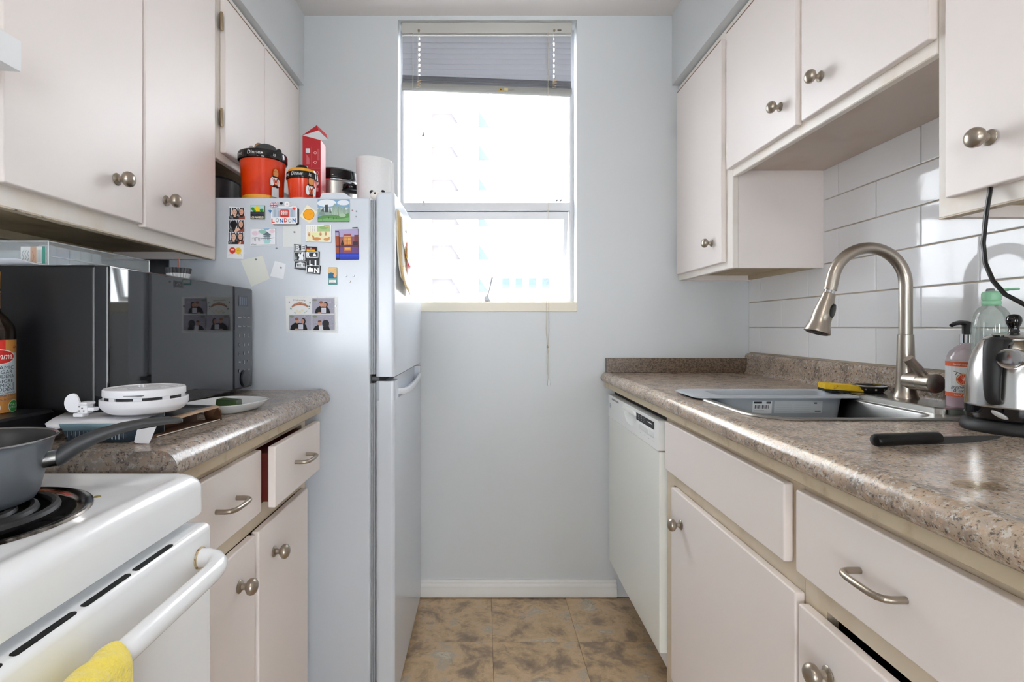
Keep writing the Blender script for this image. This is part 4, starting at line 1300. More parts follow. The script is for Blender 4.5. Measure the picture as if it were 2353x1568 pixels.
# ------------------------------------------------------------------ microwave
mz0, mz1 = .949, 1.222
MY0, MY1 = .889, 1.440
mw = thing('microwave', 'black countertop microwave with a glossy door standing against the fridge', 'microwave', (-.84, 1.165, ZL))
MB().box(-1.035, -.664, MY0, MY1, mz0, mz1, .006).build('casing', M('microwave_casing', (24, 24, 26), .3, spec=.4), mw)
for x in (-.98, -.72):
    for y in (.95, 1.38):
        MB().lathe([(0, 0), (.012, 0), (.012, mz0 - ZL), (0, mz0 - ZL)], (x, y, ZL), 'Z', 14).build('foot', BLKM, mw)
MGL = M('microwave_glass', (26, 28, 32), .03, spec=.62)
md = MB().box(-.666, -.6405, MY0 - .001, 1.331, mz0 + .002, mz1 - .001, .0035, 3).build('door', MGL, mw)
p = Print(lambda u, v, l: (-.6405 + l, u, v), .0004)
p.rect(1.075, 1.197, 1.108, 1.212, '#3e4248'); p.rect(1.078, 1.199, 1.105, 1.210, '#24272c'); p.line([(1.083, 1.202), (1.09, 1.208), (1.1, 1.203)], .0015, '#50555c')
p.build('door_badge', md)
mp = MB().box(-.666, -.6400, 1.333, MY1 + .001, mz0 + .002, mz1 - .001, .006, 3).build('control_panel', M('microwave_panel', (18, 24, 38), .12, spec=.5), mw)
p = Print(lambda u, v, l: (-.6400 + l, u, v), .0004)
p.rect(1.358, 1.170, 1.408, 1.198, '#5a606c')
for k in range(4):
    p.rect(1.363 + .011 * k, 1.174, 1.370 + .011 * k, 1.194, '#7d8592')
WTX = '#c9ced6'
for r, row in enumerate((('Popcorn', 'Timer', 'Clock'), ('Defrost', 'Power', 'Memory'))):
    for q, s_ in enumerate(row):
        p.text(s_, 1.362 + .026 * q, 1.139 - .024 * r, .0062, WTX, down=False)
for r, row in enumerate(('123', '456', '789')):
    for q, s_ in enumerate(row):
        p.text(s_, 1.362 + .026 * q, 1.088 - .0235 * r, .0125, WTX, down=False)
p.text('Stop', 1.362, 1.022, .0065, WTX, down=False); p.text('0', 1.388, 1.0175, .0125, WTX, down=False); p.text('Start', 1.414, 1.022, .0065, WTX, down=False)
p.ell(1.362, 1.000, .0042, .0042, '#8f949c'); p.text('Eco', 1.388, .998, .0065, WTX, down=False); p.text('+30s', 1.414, .998, .0065, WTX, down=False)
p.build('keypad', mp)
MB().lathe([(0, 0), (.0225, 0), (.0230, .001), (.0222, .0042), (.0210, .005), (0, .0052)], (-.6405, 1.393, .978), 'X', 36).build('dial', M('dial_black', (24, 27, 33), .3), mp)

# ------------------------------------------------------------------ fridge
FY, FK = 1.489, 1.489 / 1196.0
FXB = -.326
fr = thing('fridge', 'white top-freezer fridge covered in magnets, standing by the window wall', 'fridge', (-.6, 1.8, 0))
b = MB()
b.box(-.904, FXB, FY, 2.125, .02, 1.4865, .006, 3)
b.build('body', FRG, fr)
MB().box(-.88, FXB - .03, FY + .03, 2.10, 0, .03).build('plinth', BLKM, fr)
GSK = M('gasket_grey', (150, 154, 160), .6)
for nm, z0, z1 in (('freezer_door', .973, 1.503), ('fridge_door', .032, .960)):
    g = MB()
    for k in range(3):
        g.box(FXB - .001 + .0052 * k, FXB + .0036 + .0052 * k, FY + .004 + .002 * (k % 2), 2.118, z0 + .006, min(z1, 1.486) - .006, .0015)
    b = MB()
    if nm == 'freezer_door':
        sec = rrect(-.311, -.2555, FY, 2.122, .012, 6)
        b.loft([ring3([(x, y) for x, y in sec], z0), ring3(sec, z1 - .010), ring3(rrect(-.308, -.2585, FY + .003, 2.119, .012, 6), z1 - .002), ring3(rrect(-.303, -.263, FY + .008, 2.114, .012, 6), z1)])
        dr_ = b.build(nm, FRG, fr)
    else:
        # the grip pocket is cut into the top of the door front
        zp, y0, y1 = .905, 1.555, 2.085
        b.prism(rrect(-.311, -.2555, FY, 2.122, .012, 6), z0, zp, 'XY')
        b.prism([(-.311, FY + .012), (-.299, FY), (-.2675, FY), (-.2590, FY + .004), (-.2555, FY + .012), (-.2555, y0), (-.276, y0 + .02), (-.276, y1 - .02), (-.2555, y1), (-.2555, 2.11), (-.2675, 2.122), (-.311, 2.122)], zp, z1, 'XY')
        dr_ = b.build(nm, FRG, fr)
        MB().loft([[(-.2560 + a, y, zp + .004 + h + .020 * (1 - 4 * ((y - (y0 + y1) / 2) / (y1 - y0)) ** 2) * -1 + .018) for a, h in ((-.003, -.012), (.0035, -.012), (.0045, 0), (.002, .006), (-.003, .006))] for y in [y0 + .006 + (y1 - y0 - .012) * k / 12 for k in range(13)]]).build('handle', M('handle_white', (226, 229, 234), .25), dr_)
    g.build('gasket', GSK, dr_)
MB().box(FXB + .002, -.29, FY + .01, 2.115, .958, .975).build('door_gap', DARKIN, fr)
b = MB(); b.box(-.3235, -.300, FY + .006, FY + .05, .960, .9715, .002)
b.build('middle_hinge', M('hinge_dark', (60, 60, 66), .4), fr)
hc = MB().prism([(-.470, 1.486), (-.4655, 1.4985), (-.4615, 1.5005), (-.405, 1.5005), (-.398, 1.4985), (-.384, 1.4885), (-.384, 1.486)], FY + .004, FY + .06, 'XZ')
hc.build('hinge_cover', FRG, fr)

def fx_(px): return (px - 1112) * FK          # fridge side, in steps of its own print grid
def fz_(py): return 1.115 - (py - 752) * FK
def side(u, v, l=0.0): return (fx_(u), FY - l, fz_(v))

def card(name, label, cat, poly, col, thick=.0012, group=None, lift=0.0, rough=.6):
    """flat thing on the fridge side; poly in side units"""
    cu, cv = sum(p[0] for p in poly) / len(poly), sum(p[1] for p in poly) / len(poly)
    b = MB()
    b.loft([[(fx_(u), FY - .0004 - lift, fz_(v)) for u, v in poly], [(fx_(u), FY - .0004 - lift - thick, fz_(v)) for u, v in poly]])
    o = b.build(name, PM(col, rough), None, origin=(fx_(cu), FY, fz_(cv)))
    tag(o, label, cat, group)
    return o
def printer(thick, lift=0.0):
    return Print(lambda u, v, l: (fx_(u), FY - .0004 - lift - thick - l, fz_(v)), .00015)

# photo booth strip: three frames of two friends before a striped curtain
sx = lambda v: -(v - 476) * .028        # the strip leans a little
strip = [(527, 475), (564, 478), (560, 596), (522.5, 594)]
o = card('photo_strip', 'tall white photo booth strip of two friends hanging nearest the microwave', 'photo', strip, '#eef0f4')
p = printer(.0012)
SK, HR, CL = '#e3bda6', '#1a1516', '#26272c'
def friends(u, v, w, h, pose):
    p.rect(u, v, u + w, v + h, '#dfe3ea')
    for k in range(6):
        p.rect(u + w * (.02 + k * .17), v, u + w * (.10 + k * .17), v + h * .75, '#3e4450')
    p.poly([(u, v + h), (u, v + h * .72), (u + w * .3, v + h * .58), (u + w * .62, v + h * .75), (u + w * .66, v + h)], CL)
    for k in range(3):
        p.line([(u + w * (.05 + .07 * k), v + h * .70), (u + w * (.12 + .07 * k), v + h * .97)], .5, '#d7d9dd')
    p.poly([(u + w * .6, v + h), (u + w * .64, v + h * .65), (u + w * .8, v + h * .55), (u + w, v + h * .72), (u + w, v + h)], '#8e4334')
    p.rect(u + w * .72, v + h * .5, u + w * .86, v + h * .74, '#dda991')
    if pose != 1:
        p.ell(u + w * .36, v + h * .40, w * .19, h * .36, HR); p.rect(u + w * .29, v + h * .55, u + w * .42, v + h * .80, SK); p.ell(u + w * .35, v + h * .39, w * .145, h * .29, SK)
        p.line([(u + w * .29, v + h * .48), (u + w * .35, v + h * .52), (u + w * .41, v + h * .48)], .7, '#b3564e')
        p.line([(u + w * .27, v + h * .34), (u + w * .32, v + h * .34)], .5, '#3a2c28'); p.line([(u + w * .38, v + h * .34), (u + w * .43, v + h * .34)], .5, '#3a2c28')
    else:
        p.ell(u + w * .32, v + h * .36, w * .22, h * .34, HR); p.poly([(u + w * .35, v + h), (u + w * .45, v + h * .68), (u + w * .80, v + h * .66), (u + w * .82, v + h * .78), (u + w * .5, v + h)], SK)
    p.ell(u + w * .79, v + h * .42, w * .18, h * .40, '#2a1a18'); p.ell(u + w * .78, v + h * .36, w * .13, h * .27, '#dda991')
    p.line([(u + w * .72, v + h * .48), (u + w * .78, v + h * .51), (u + w * .84, v + h * .47)], .7, '#a8443c')
    p.line([(u + w * .71, v + h * .33), (u + w * .76, v + h * .33)], .5, '#3a2622'); p.line([(u + w * .80, v + h * .33), (u + w * .85, v + h * .33)], .5, '#3a2622')
    if pose == 2: p.poly([(u + w * .66, v + h), (u + w * .76, v + h * .74), (u + w * .84, v + h * .78), (u + w * .80, v + h)], SK)
for k, v in enumerate((478, 506.5, 535)):
    friends(527.5 + sx(v), v, 36, 27, k)
p.ell(536, 576, 7.2, 7.0, '#d8402a'); p.poly([(529, 577.5), (543, 577.5), (537.5, 584), (534.5, 584)], '#d8402a'); p.rect(532, 573.5, 540, 576, '#f2c8bf')
p.ell(549.5, 576.5, 7.0, 7.0, '#eec23a'); p.poly([(542.8, 578), (556.2, 578), (551, 585), (548, 585)], '#eec23a'); p.line([(546, 577), (549, 575), (552, 576)], .8, '#b98d1c')
p.line([(531, 584), (527, 589)], .7, '#d2b8b8'); p.line([(554, 583), (558, 589)], .7, '#c9bfa8')
p.build('printed_frames', o)

o = card('city_magnet', 'square tile magnet of a sun between green trees reading Los Angeles', 'magnet', [(577.5, 473), (609.5, 473), (609.5, 504.5), (577.5, 504.5)], '#7f8a7a', .006)
p = printer(.006)
p.rect(578, 473.5, 609, 504, '#a9cfd2'); p.ell(593, 483, 6.8, 7.5, '#f0d21c')
for u, v, r in ((583, 481, 4.2), (587, 486, 3.6), (603.5, 484.5, 4.4)): p.ell(u, v, r, r * .8, '#2f8f2a'); p.rect(u - .4, v, u + .4, v + 6, '#41512a')
p.rect(578, 488, 609, 504, '#1e2226'); p.rect(578, 490, 609, 492.5, '#4b5055'); p.line([(579, 497), (587, 494.5), (594, 496.5), (609, 493.5)], .8, '#3b3f66')
p.text('LOS ANGELES', 593.3, 502.8, 6.2, '#e9e2c6', width=29, bold=.02)
p.build('picture', o)

# London magnet: a rounded frame with a bus, hearts, a flag and a postmark
fr_out = [(626, 476), (682, 476), (685.5, 479), (685.5, 513), (682, 516.5), (629, 516.5), (625.5, 513), (625.5, 480)]
o = card('city_magnet', 'layered frame magnet with a red double-decker bus reading London', 'magnet', [(u + 1.8, v + 1.6) for u, v in fr_out], '#23262b', .007)
def lay(poly, z0, z1, col, nm):
    b = MB()
    b.loft([[(fx_(u), FY - z0, fz_(v)) for u, v in poly], [(fx_(u), FY - z1, fz_(v)) for u, v in poly]])
    return b.build(nm, PM(col), o)
lay(fr_out, .0070, .0085, '#eef0f2', 'frame')
lay([(629, 479.5), (681.5, 479.5), (681.5, 501), (629, 501)], .0085, .0090, '#b9c5d2', 'backdrop')
def bus_():
    b = MB()
    bus = rrect(647.5, 666.5, 484, 501, 2.5, 3)
    b.loft([[(fx_(u), FY - .009, fz_(v)) for u, v in bus], [(fx_(u), FY - .0115, fz_(v)) for u, v in bus]])
    return b.build('bus', PM('#c8382f'), o)
bus_()
lay(rrect(623.5, 642, 467.5, 481, 1.5, 3), .0085, .0110, '#f2f2f2', 'flag')
hrt = lambda u, v, s: [(u, v + 3.6 * s), (u - 3.3 * s, v), (u - 3.0 * s, v - 2.4 * s), (u - 1.4 * s, v - 2.7 * s), (u, v - 1.4 * s), (u + 1.4 * s, v - 2.7 * s), (u + 3.0 * s, v - 2.4 * s), (u + 3.3 * s, v)]
lay(hrt(649, 469.5, 1.0), .0080, .0105, '#1d2430', 'heart'); lay(hrt(623.8, 487.5, 1.0), .0080, .0105, '#3372ad', 'heart'); lay(hrt(678.5, 481.5, 1.0), .0085, .0110, '#d8382e', 'heart')
lay(circ(663, 471.5, 6.8, 22), .0080, .0105, '#e6e8ea', 'postmark')
lay([(668, 470), (672, 468.2), (677, 471), (681.5, 468.5), (681.5, 476), (677, 478), (672, 475), (668, 477)], .0080, .0100, '#eceef0', 'stamp_wave')
p = printer(.0112)
for r, v in enumerate((486.5, 492.5)):
    for k in range(4): p.rect(649.5 + 4 * k, v, 652.3 + 4 * k, v + 3.2, '#f0e6e2')
p.rect(649, 490, 665, 491.8, '#e5c9c4')
p.rect(624, 468, 641.5, 480.5, '#3a4a86'); p.line([(624, 468), (641.5, 480.5)], 3.0, '#f0f0f2'); p.line([(641.5, 468), (624, 480.5)], 3.0, '#f0f0f2'); p.line([(624, 468), (641.5, 480.5)], 1.0, '#c8323a'); p.line([(641.5, 468), (624, 480.5)], 1.0, '#c8323a')
p.rect(624, 472.4, 641.5, 476.2, '#f0f0f2'); p.rect(630.8, 468, 634.8, 480.5, '#f0f0f2'); p.rect(624, 473.3, 641.5, 475.3, '#c8323a'); p.rect(631.7, 468, 633.9, 480.5, '#c8323a')
p.ell(663, 471.5, 5.4, 5.4, '#f4f5f6'); p.poly(hrt(663.5, 471.5, .55), '#c4443e')
for k in range(3): p.line([(669, 471.5 + 2 * k), (673, 470.0 + 2 * k), (677, 472.5 + 2 * k), (681, 470.5 + 2 * k)], .5, '#8e949a')
p.build('picture', o)
p = printer(.0087)
for k, (ch, c) in enumerate(zip('LONDON', ('#d9432f', '#9fa4aa', '#2f6fb4', '#d9432f', '#9fa4aa', '#2f6fb4'))):
    p.text(ch, 630.5 + 9.6 * k, 513.0 - (.8 if k % 2 else 0), 12.5, c, width=7.6, bold=.035)
for k in range(5): p.rect(632 + 10 * k, 484 + 2 * (k % 2), 637 + 10 * k, 500.5, '#a3b2c2')
p.build('lettering', o)

o = card('paper_note', 'small cream paper note with an orange oval drawing', 'note', [(688.5, 497), (706, 471), (730, 488), (712, 514)], '#ece3c8', .0006)
p = printer(.0006)
p.ell(710, 493.3, 13.0, 12.4, '#7a4a16', 26); p.ell(710, 493.3, 12.2, 11.6, '#f0a416', 26); p.line([(711, 491), (714, 493), (716, 490.5)], .5, '#c98210')
p.build('drawing', o)

o = card('picture_magnet', 'wide painted mountain landscape magnet near the top edge of the fridge', 'magnet', [(731, 459), (803, 459), (803, 510.5), (731, 510.5)], '#54685c', .004)
p = printer(.004)
p.rect(731, 459, 803, 510, '#7fa4c4'); p.ell(752, 468, 22, 8.5, '#e3e7ec'); p.ell(790, 467, 14, 6, '#dfe5ec'); p.rect(731, 478, 803, 492, '#c9d3dc')
p.poly([(731, 494), (731, 482), (736, 477), (739, 485), (744, 478), (747, 488), (747.5, 472), (754, 471), (756, 488), (759, 475), (762, 490), (766, 474), (771, 468), (777, 480), (781, 470), (786, 482), (791, 474), (796, 484), (803, 478), (803, 498)], '#8fa79c')
p.poly([(747, 489), (748, 472), (754.5, 471.5), (756, 489)], '#454b4c'); p.poly([(737, 490), (741, 481), (745, 479), (746, 490)], '#59625f'); p.poly([(758, 491), (759.5, 476), (763, 491)], '#5d6c66')
for u, h in ((768, 470), (773, 468), (779, 473), (786, 475), (793, 474), (799, 477)):
    p.poly([(u - 3.5, 496), (u, h), (u + 3.5, 496)], '#a7bdac'); p.line([(u, h + 3), (u + .5, 502)], .7, '#3c4c42')
p.poly([(731, 500), (745, 496), (762, 494), (780, 497), (803, 491), (803, 510), (731, 510)], '#5f8f54'); p.poly([(731, 506), (755, 502), (778, 505), (803, 501), (803, 510), (731, 510)], '#78ad72')
p.ell(741, 492, 7, 4.5, '#7e928a'); p.ell(788, 496, 8, 4.0, '#a9c3a4'); p.ell(757, 493, 7, 3.0, '#93a89b')
for u, v in ((734, 503), (743, 507), (757, 502), (768, 504), (774, 503)): p.line([(u, v - 3), (u, v + 1.5)], 1.0, '#2e4030')
p.build('painting', o)

pag = [(577.5, 525.5), (635, 524.5), (635.5, 564.5), (577, 566)]
o = card('picture_magnet', 'white bordered watercolour magnet of a pavilion over water', 'magnet', pag, '#eef0f4', .004)
p = printer(.004)
p.line([(579, 527), (634, 526), (634, 563), (578.6, 564), (579, 527)], .6, '#6c7078')
p.rect(580.5, 528.5, 632.5, 561.5, '#e7e8ee'); p.poly([(606, 526.5), (622, 526.2), (618, 529), (609, 529.5)], '#7fb4da')
p.ell(588, 537, 7.5, 5, '#e0c9d8'); p.ell(627, 532, 6, 4.5, '#e2c8d4'); p.ell(596, 536, 4, 3.5, '#e5d3de')
p.poly([(595, 532), (603, 528), (612, 531), (618, 535), (612, 541), (600, 537)], '#8fbcb2')
p.poly([(605, 541), (612, 536), (616, 534), (621, 538), (625, 541), (618, 543)], '#5c6c74'); p.poly([(606, 543), (624, 543), (622, 546), (608, 546)], '#74868c')
for k in range(6): p.rect(608 + 2.6 * k, 545, 608.9 + 2.6 * k, 553, '#4d5c64')
p.rect(606, 548, 625, 549.4, '#63757c'); p.poly([(607, 553), (625, 553), (620, 561), (610, 561)], '#a5d2d2')
p.line([(581, 548), (592, 546.5), (604, 549), (606, 549)], .8, '#5a5d62'); p.line([(625, 548.5), (632, 547)], .8, '#5a5d62')
for k in range(7): p.line([(583 + 3.1 * k, 548), (583.4 + 3.1 * k, 552 + (k % 3) * 2)], .6, '#55595f')
p.line([(579.5, 563.5), (583, 561.5), (587, 563), (591, 562)], .8, '#4c4f54')
p.build('painting', o)

deer = [(704.5, 518), (762.5, 517), (761.5, 557.5), (703.5, 555.5)]
o = card('picture_magnet', 'white bordered watercolour magnet of brown deer on grass', 'magnet', deer, '#eef0f3', .004)
p = printer(.004)
p.rect(706, 519.5, 760.5, 554.5, '#eeece2'); p.rect(730, 520, 760, 533, '#a9c48a'); p.ell(745, 524, 10, 4, '#8fb274'); p.rect(707, 534, 760, 554, '#e9e2bb'); p.ell(725, 540, 9, 4, '#dfe3a8')
for k in range(4):
    for r in range(4): p.line([(708 + 5.2 * k, 521 + 3.2 * r), (709.6 + 5.2 * k, 523.2 + 3.2 * r)], .7, '#9a9a96')
for u, v in ((712, 540), (738, 539), (750, 538)): p.ell(u, v, 2.6, 4.4, '#b9906a'); p.ell(u, v - 4, 1.8, 1.8, '#d4b08c')
p.ell(729, 550, 9.5, 3.8, '#c98b52'); p.poly([(721, 549), (718, 543), (720.5, 541), (724, 546)], '#c98b52'); p.ell(752, 551, 7, 3.3, '#cf955c'); p.ell(757.5, 547.5, 2.4, 2.0, '#cf955c'); p.line([(711, 553), (716, 552)], .8, '#b07848')
p.poly([(745, 518.5), (759, 518.2), (759, 523), (748, 523)], '#cdbf85'); p.line([(747, 520.5), (757, 520.3)], .7, '#5f5a40')
p.build('painting', o)

gp = [(771, 526.5), (823, 524), (825, 597), (773, 597)]
o = card('picture_magnet', 'upright photo magnet of a lit round building mirrored in blue water at dusk', 'magnet', [(771, 530), (823.5, 527), (824.5, 597), (773, 597.5)], '#3a3040', .004)
p = printer(.004)
q = lambda a, b_: (771.5 + 52 * a + 1.5 * b_, 529 + 67 * b_ - 2.5 * a * (1 - b_))
R4 = lambda a0, b0, a1, b1, c: p.poly([q(a0, b0), q(a1, b0), q(a1, b1), q(a0, b1)], c)
R4(0, 0, 1, .30, '#a9a0c4'); R4(0, .25, 1, .58, '#8a5a62'); R4(0, .22, .16, .56, '#a1502f'); R4(.83, .20, 1, .56, '#7a4048'); R4(.16, .3, .34, .56, '#9a5f5c')
R4(.34, .20, .70, .56, '#c07a58'); R4(.36, .16, .68, .24, '#94505c'); R4(.38, .235, .66, .26, '#d7a57c'); R4(.40, .30, .66, .38, '#e6b058'); R4(.40, .41, .66, .50, '#e0a04c')
for k in range(3): R4(.46 + .07 * k, .28, .475 + .07 * k, .54, '#8a4a3c')
p.poly([q(.23, .50), q(.30, .34), q(.37, .50), q(.34, .54), q(.26, .54)], '#3a2a20'); R4(.76, .42, .98, .55, '#3c2a34')
R4(0, .54, 1, .60, '#5a3446'); R4(0, .60, 1, .80, '#6a4a80'); R4(0, .60, .17, .86, '#9a5236'); R4(.36, .60, .68, .72, '#c07a58'); R4(.42, .62, .64, .69, '#e0aa5c'); R4(.34, .72, .68, .80, '#8a5066')
R4(0, .80, 1, 1, '#2a40b4'); R4(0, .86, 1, .92, '#3450c8'); R4(0, .96, .18, 1, '#1b1c38')
p.line([q(.165, .08), q(.165, .98)], 1.2, '#2e2226'); p.line([q(0, .07), q(.165, .07)], 3.2, '#4a4046'); p.line([q(.75, -.035), q(.99, -.035)], 2.2, '#4a3a36')
p.build('photo_print', o)

o = card('picture_magnet', 'narrow upright magnet of a blue wave under an orange sky', 'magnet', rrect(755, 775, 614.5, 655, 1.5, 3), '#7fa0a0', .0025)
p = printer(.0025)
p.rect(755.6, 615, 774.4, 654.5, '#4f8f8c'); p.rect(755.6, 615, 774.4, 633, '#e8b878'); p.rect(755.6, 615, 774.4, 622, '#e3c48c'); p.line([(766, 621), (769, 620), (772, 618.5)], .5, '#b98448')
p.poly([(755.6, 640), (755.6, 629), (760, 626), (765, 627), (769, 630), (766, 633), (770, 637), (774.4, 640)], '#33688c'); p.ell(770.5, 634.5, 3.6, 4.0, '#e9b088'); p.line([(757, 628.5), (761, 626), (766, 627.5), (769, 630)], .9, '#a9cfd2')
p.rect(755.6, 640, 774.4, 644, '#6fae9e'); p.rect(757, 644, 772.8, 651, '#f0f0ec'); p.line([(759.5, 647.2), (761, 645.6), (762.5, 647), (764, 646), (766, 647), (769.5, 646)], .55, '#33373a'); p.line([(758.5, 650), (761, 648.6), (763, 650), (766, 648.7), (768, 650), (771.5, 649)], .55, '#33373a')
p.build('picture', o)

# Berlin magnet in four metal blocks
o = card('city_magnet', 'pewter block magnet with raised letters reading Berlin and a small flag', 'magnet', [(677, 562), (705, 564), (705, 567), (729, 568), (729, 578.5), (735, 579), (734, 610.5), (738, 611), (736, 631), (704.5, 629), (705, 622), (677.5, 618), (678, 601), (677, 600)], '#3b3d40', .005)
MET = M('pewter', (172, 174, 176), .3, 1.0)
def blk(poly, nm, z0=.0054, z1=.0075, m=None):
    b = MB()
    b.loft([[(fx_(u), FY - z0, fz_(v)) for u, v in poly], [(fx_(u), FY - z1, fz_(v)) for u, v in poly]])
    return b.build(nm, m or MET, o)
def frame_(u0, v0, u1, v1):
    for a in ((u0, v0, u1, v0 + 1.1), (u0, v1 - 1.1, u1, v1), (u0, v0, u0 + 1.1, v1), (u1 - 1.1, v0, u1, v1)):
        blk([(a[0], a[1]), (a[2], a[1]), (a[2], a[3]), (a[0], a[3])], 'raised_border')
frame_(678, 564, 704, 577.5); frame_(678.5, 579.5, 703, 600); frame_(706, 579.5, 733.5, 593); frame_(678.5, 602, 706, 617); frame_(706, 611, 736, 629)
blk([(706, 568.5), (728, 569.5), (728, 579), (706, 578)], 'flag', .0054, .0066, PM('#2a2a2c'))
p = printer(.0078)
p.poly([(707, 569.3), (726, 570), (726, 572.6), (707, 572)], '#17181a'); p.poly([(707, 572), (726, 572.6), (726, 575.4), (707, 574.8)], '#c8261e'); p.poly([(707, 574.8), (726, 575.4), (726, 578.2), (707, 577.6)], '#eab41c'); p.poly([(714, 570.5), (719, 570.7), (719, 576.5), (714, 576.3)], '#8f8a80')
p.build('flag_print', o)
def lt_(s, u, v, size, w):
    b = MB()
    text_on(b, s, lambda a, c: (fx_(u + a), FY - .0078, fz_(v - c)), size, 0, True, width=w, bold=.03)
    b.build('letter', MET, o, fix=False)
for s, u, v, w in (('B', 686, 576, 9), ('E', 698.5, 576, 8), ('R', 710.5, 592, 8), ('L', 716.5, 610, 7), ('I', 727, 610, 3.5), ('N', 729, 627.5, 10)): lt_(s, u, v, 15.5, w)
blk([(688, 600), (690, 592), (687, 588), (689, 583), (693, 586), (696, 580.5), (700, 582), (698, 588), (700, 594), (698, 600.5), (694, 597), (692, 601)], 'raised_bear')
blk([(681, 597), (682.5, 584), (684, 597)], 'raised_tower')
for k in range(6): blk([(683.5 + 3.3 * k, 607), (685 + 3.3 * k, 607), (685 + 3.3 * k, 613), (683.5 + 3.3 * k, 613)], 'raised_column')
blk([(682, 606.5), (692, 603.5), (703, 606.5)], 'raised_pediment'); blk([(682, 613.5), (703, 613.5), (703, 615), (682, 615)], 'raised_step')
blk([(721, 590), (721, 586), (724.5, 582.5), (728, 586), (728, 590)], 'raised_dome'); blk([(709, 626), (710, 618), (714, 614), (718, 618), (721, 617), (721, 626)], 'raised_roof')

o = card('paper_sheet', 'large blank cream paper sheet hanging askew beside the microwave', 'paper', [(553, 598), (604, 588), (620.5, 641), (578, 659)], '#dddfd8', .0005)
o = card('paper_sheet', 'faint cream paper sheet pinned below the bus magnet', 'paper', [(650.5, 519), (692, 517), (693, 566), (650.5, 568.5)], '#d9dcdb', .0004)
o = card('paper_card', 'small blank white card pinned askew below the pavilion magnet', 'paper', [(632, 600), (657, 607), (652, 642), (621, 635)], '#e6e9ee', .0006)
# photo card of four panels
o = card('photo_card', 'wide four panel celebration photo card low on the fridge side', 'photo', [(656.5, 681), (777, 682), (777, 765), (658.5, 764)], '#e6e8e8', .001)
p = printer(.001)
random.seed(5)
for k in range(46):
    e = k % 4
    u, v = (random.uniform(659, 775), random.uniform(682.5, 684.5)) if e == 0 else (random.uniform(659, 775), random.uniform(760.5, 763)) if e == 1 else (random.uniform(658, 663), random.uniform(685, 762)) if e == 2 else (random.uniform(771.5, 775), random.uniform(685, 762))
    p.ell(u, v, .4, .4, '#9aa0a0', 6)
p.text('Welcoming', 689.5, 692, 6.2, '#7a726c', shear=.35)
for r0, r1, c in ((17.5, 11.5, '#a9745a'),):
    arc = [math.radians(210 + 120 * k / 10) for k in range(11)]
    p.poly([(690.3 + 1.05 * 21 * math.cos(a), 714 + 19 * math.sin(a)) for a in arc] + [(690.3 + 1.05 * 20 * math.cos(a), 714 + 12.5 * math.sin(a)) for a in reversed(arc)], c)
for k in range(9): p.line([(678.5 + 2.6 * k, 700.6 - (k % 3) * .9 - 1.6 * math.sin(PI * k / 8)), (680 + 2.6 * k, 698.0 - 1.6 * math.sin(PI * k / 8))], .7, '#e9d8cc')
for u, v, du, dv in ((668, 707, 3, -3), (671, 712, -3, -4), (676, 720, 4, -3), (680, 722, 2, -5), (713, 706, -3, -3), (709, 711, 4, -2), (704, 717, 4, -3), (700, 721, 3, -4), (715, 698, -3, -3)):
    p.poly([(u, v), (u + du * .3 - dv * .35, v + dv * .5 + du * .35), (u + du, v + dv), (u + du * .7 + dv * .35, v + dv * .5 - du * .35)], '#5f7f74' if u % 2 else '#a9bdb4')
for u, v in ((684, 715), (696, 714), (690, 718)): p.ell(u, v, 3.2, 2.8, '#e2dcc4')
p.ell(666, 694.5, 1.4, 1.4, '#15161a')
for i, (u, v) in enumerate(((718.5, 686), (666.5, 724), (719.5, 724))):
    p.rect(u, v, u + 50.5, v + 35, '#a19fae')
    for k in range(26): p.ell(u + random.uniform(2, 48), v + random.uniform(2, 24), random.uniform(.6, 1.6), random.uniform(.5, 1.1), random.choice(('#b5b3c2', '#8d8b9c', '#c3c1cc')), 8)
    p.ell(u + 6, v + 4, 6, 2.5, '#7e8474', 8)
    if i == 2:
        p.poly([(u + 2, v + 35), (u + 6, v + 27), (u + 13, v + 23), (u + 20, v + 27), (u + 22, v + 35)], '#101014'); p.ell(u + 17, v + 19, 4.0, 5.2, '#b98a74'); p.ell(u + 17, v + 15, 4.0, 2.4, '#6a4a3a')
        p.poly([(u + 22, v + 35), (u + 26, v + 26), (u + 38, v + 26), (u + 41, v + 35)], '#101014'); p.ell(u + 31, v + 20, 8.0, 8.6, '#24222a')
        p.poly([(u + 15, v + 25), (u + 23, v + 24), (u + 26, v + 35), (u + 16, v + 35)], '#d4d4dc')
    else:
        gap = 0 if i == 0 else 4
        p.poly([(u + 6 - gap, v + 35), (u + 9 - gap, v + 24), (u + 17 - gap, v + 18), (u + 26, v + 19), (u + 33, v + 19), (u + 39, v + 24), (u + 42, v + 35)], '#0f0f13')
        p.ell(u + 21.5 - gap * .8, v + 13.5, 4.2, 6.0, '#c09078'); p.ell(u + 20.5 - gap * .8, v + 9.5, 4.0, 3.2, '#8a5a44')
        p.ell(u + 31 + gap * .4, v + 15, 5.0, 7.5, '#1c1416'); p.ell(u + 29.5 + gap * .4, v + 15, 3.6, 5.2, '#bb8672')
        p.rect(u + 21.5, v + 22, u + 32, v + 33, '#dcdce4'); p.rect(u + 22.5, v + 23, u + 31, v + 32, '#c7c8d6'); p.ell(u + 17, v + 33.5, 4.5, 1.8, '#c09078')
p.build('printed_panels', o)

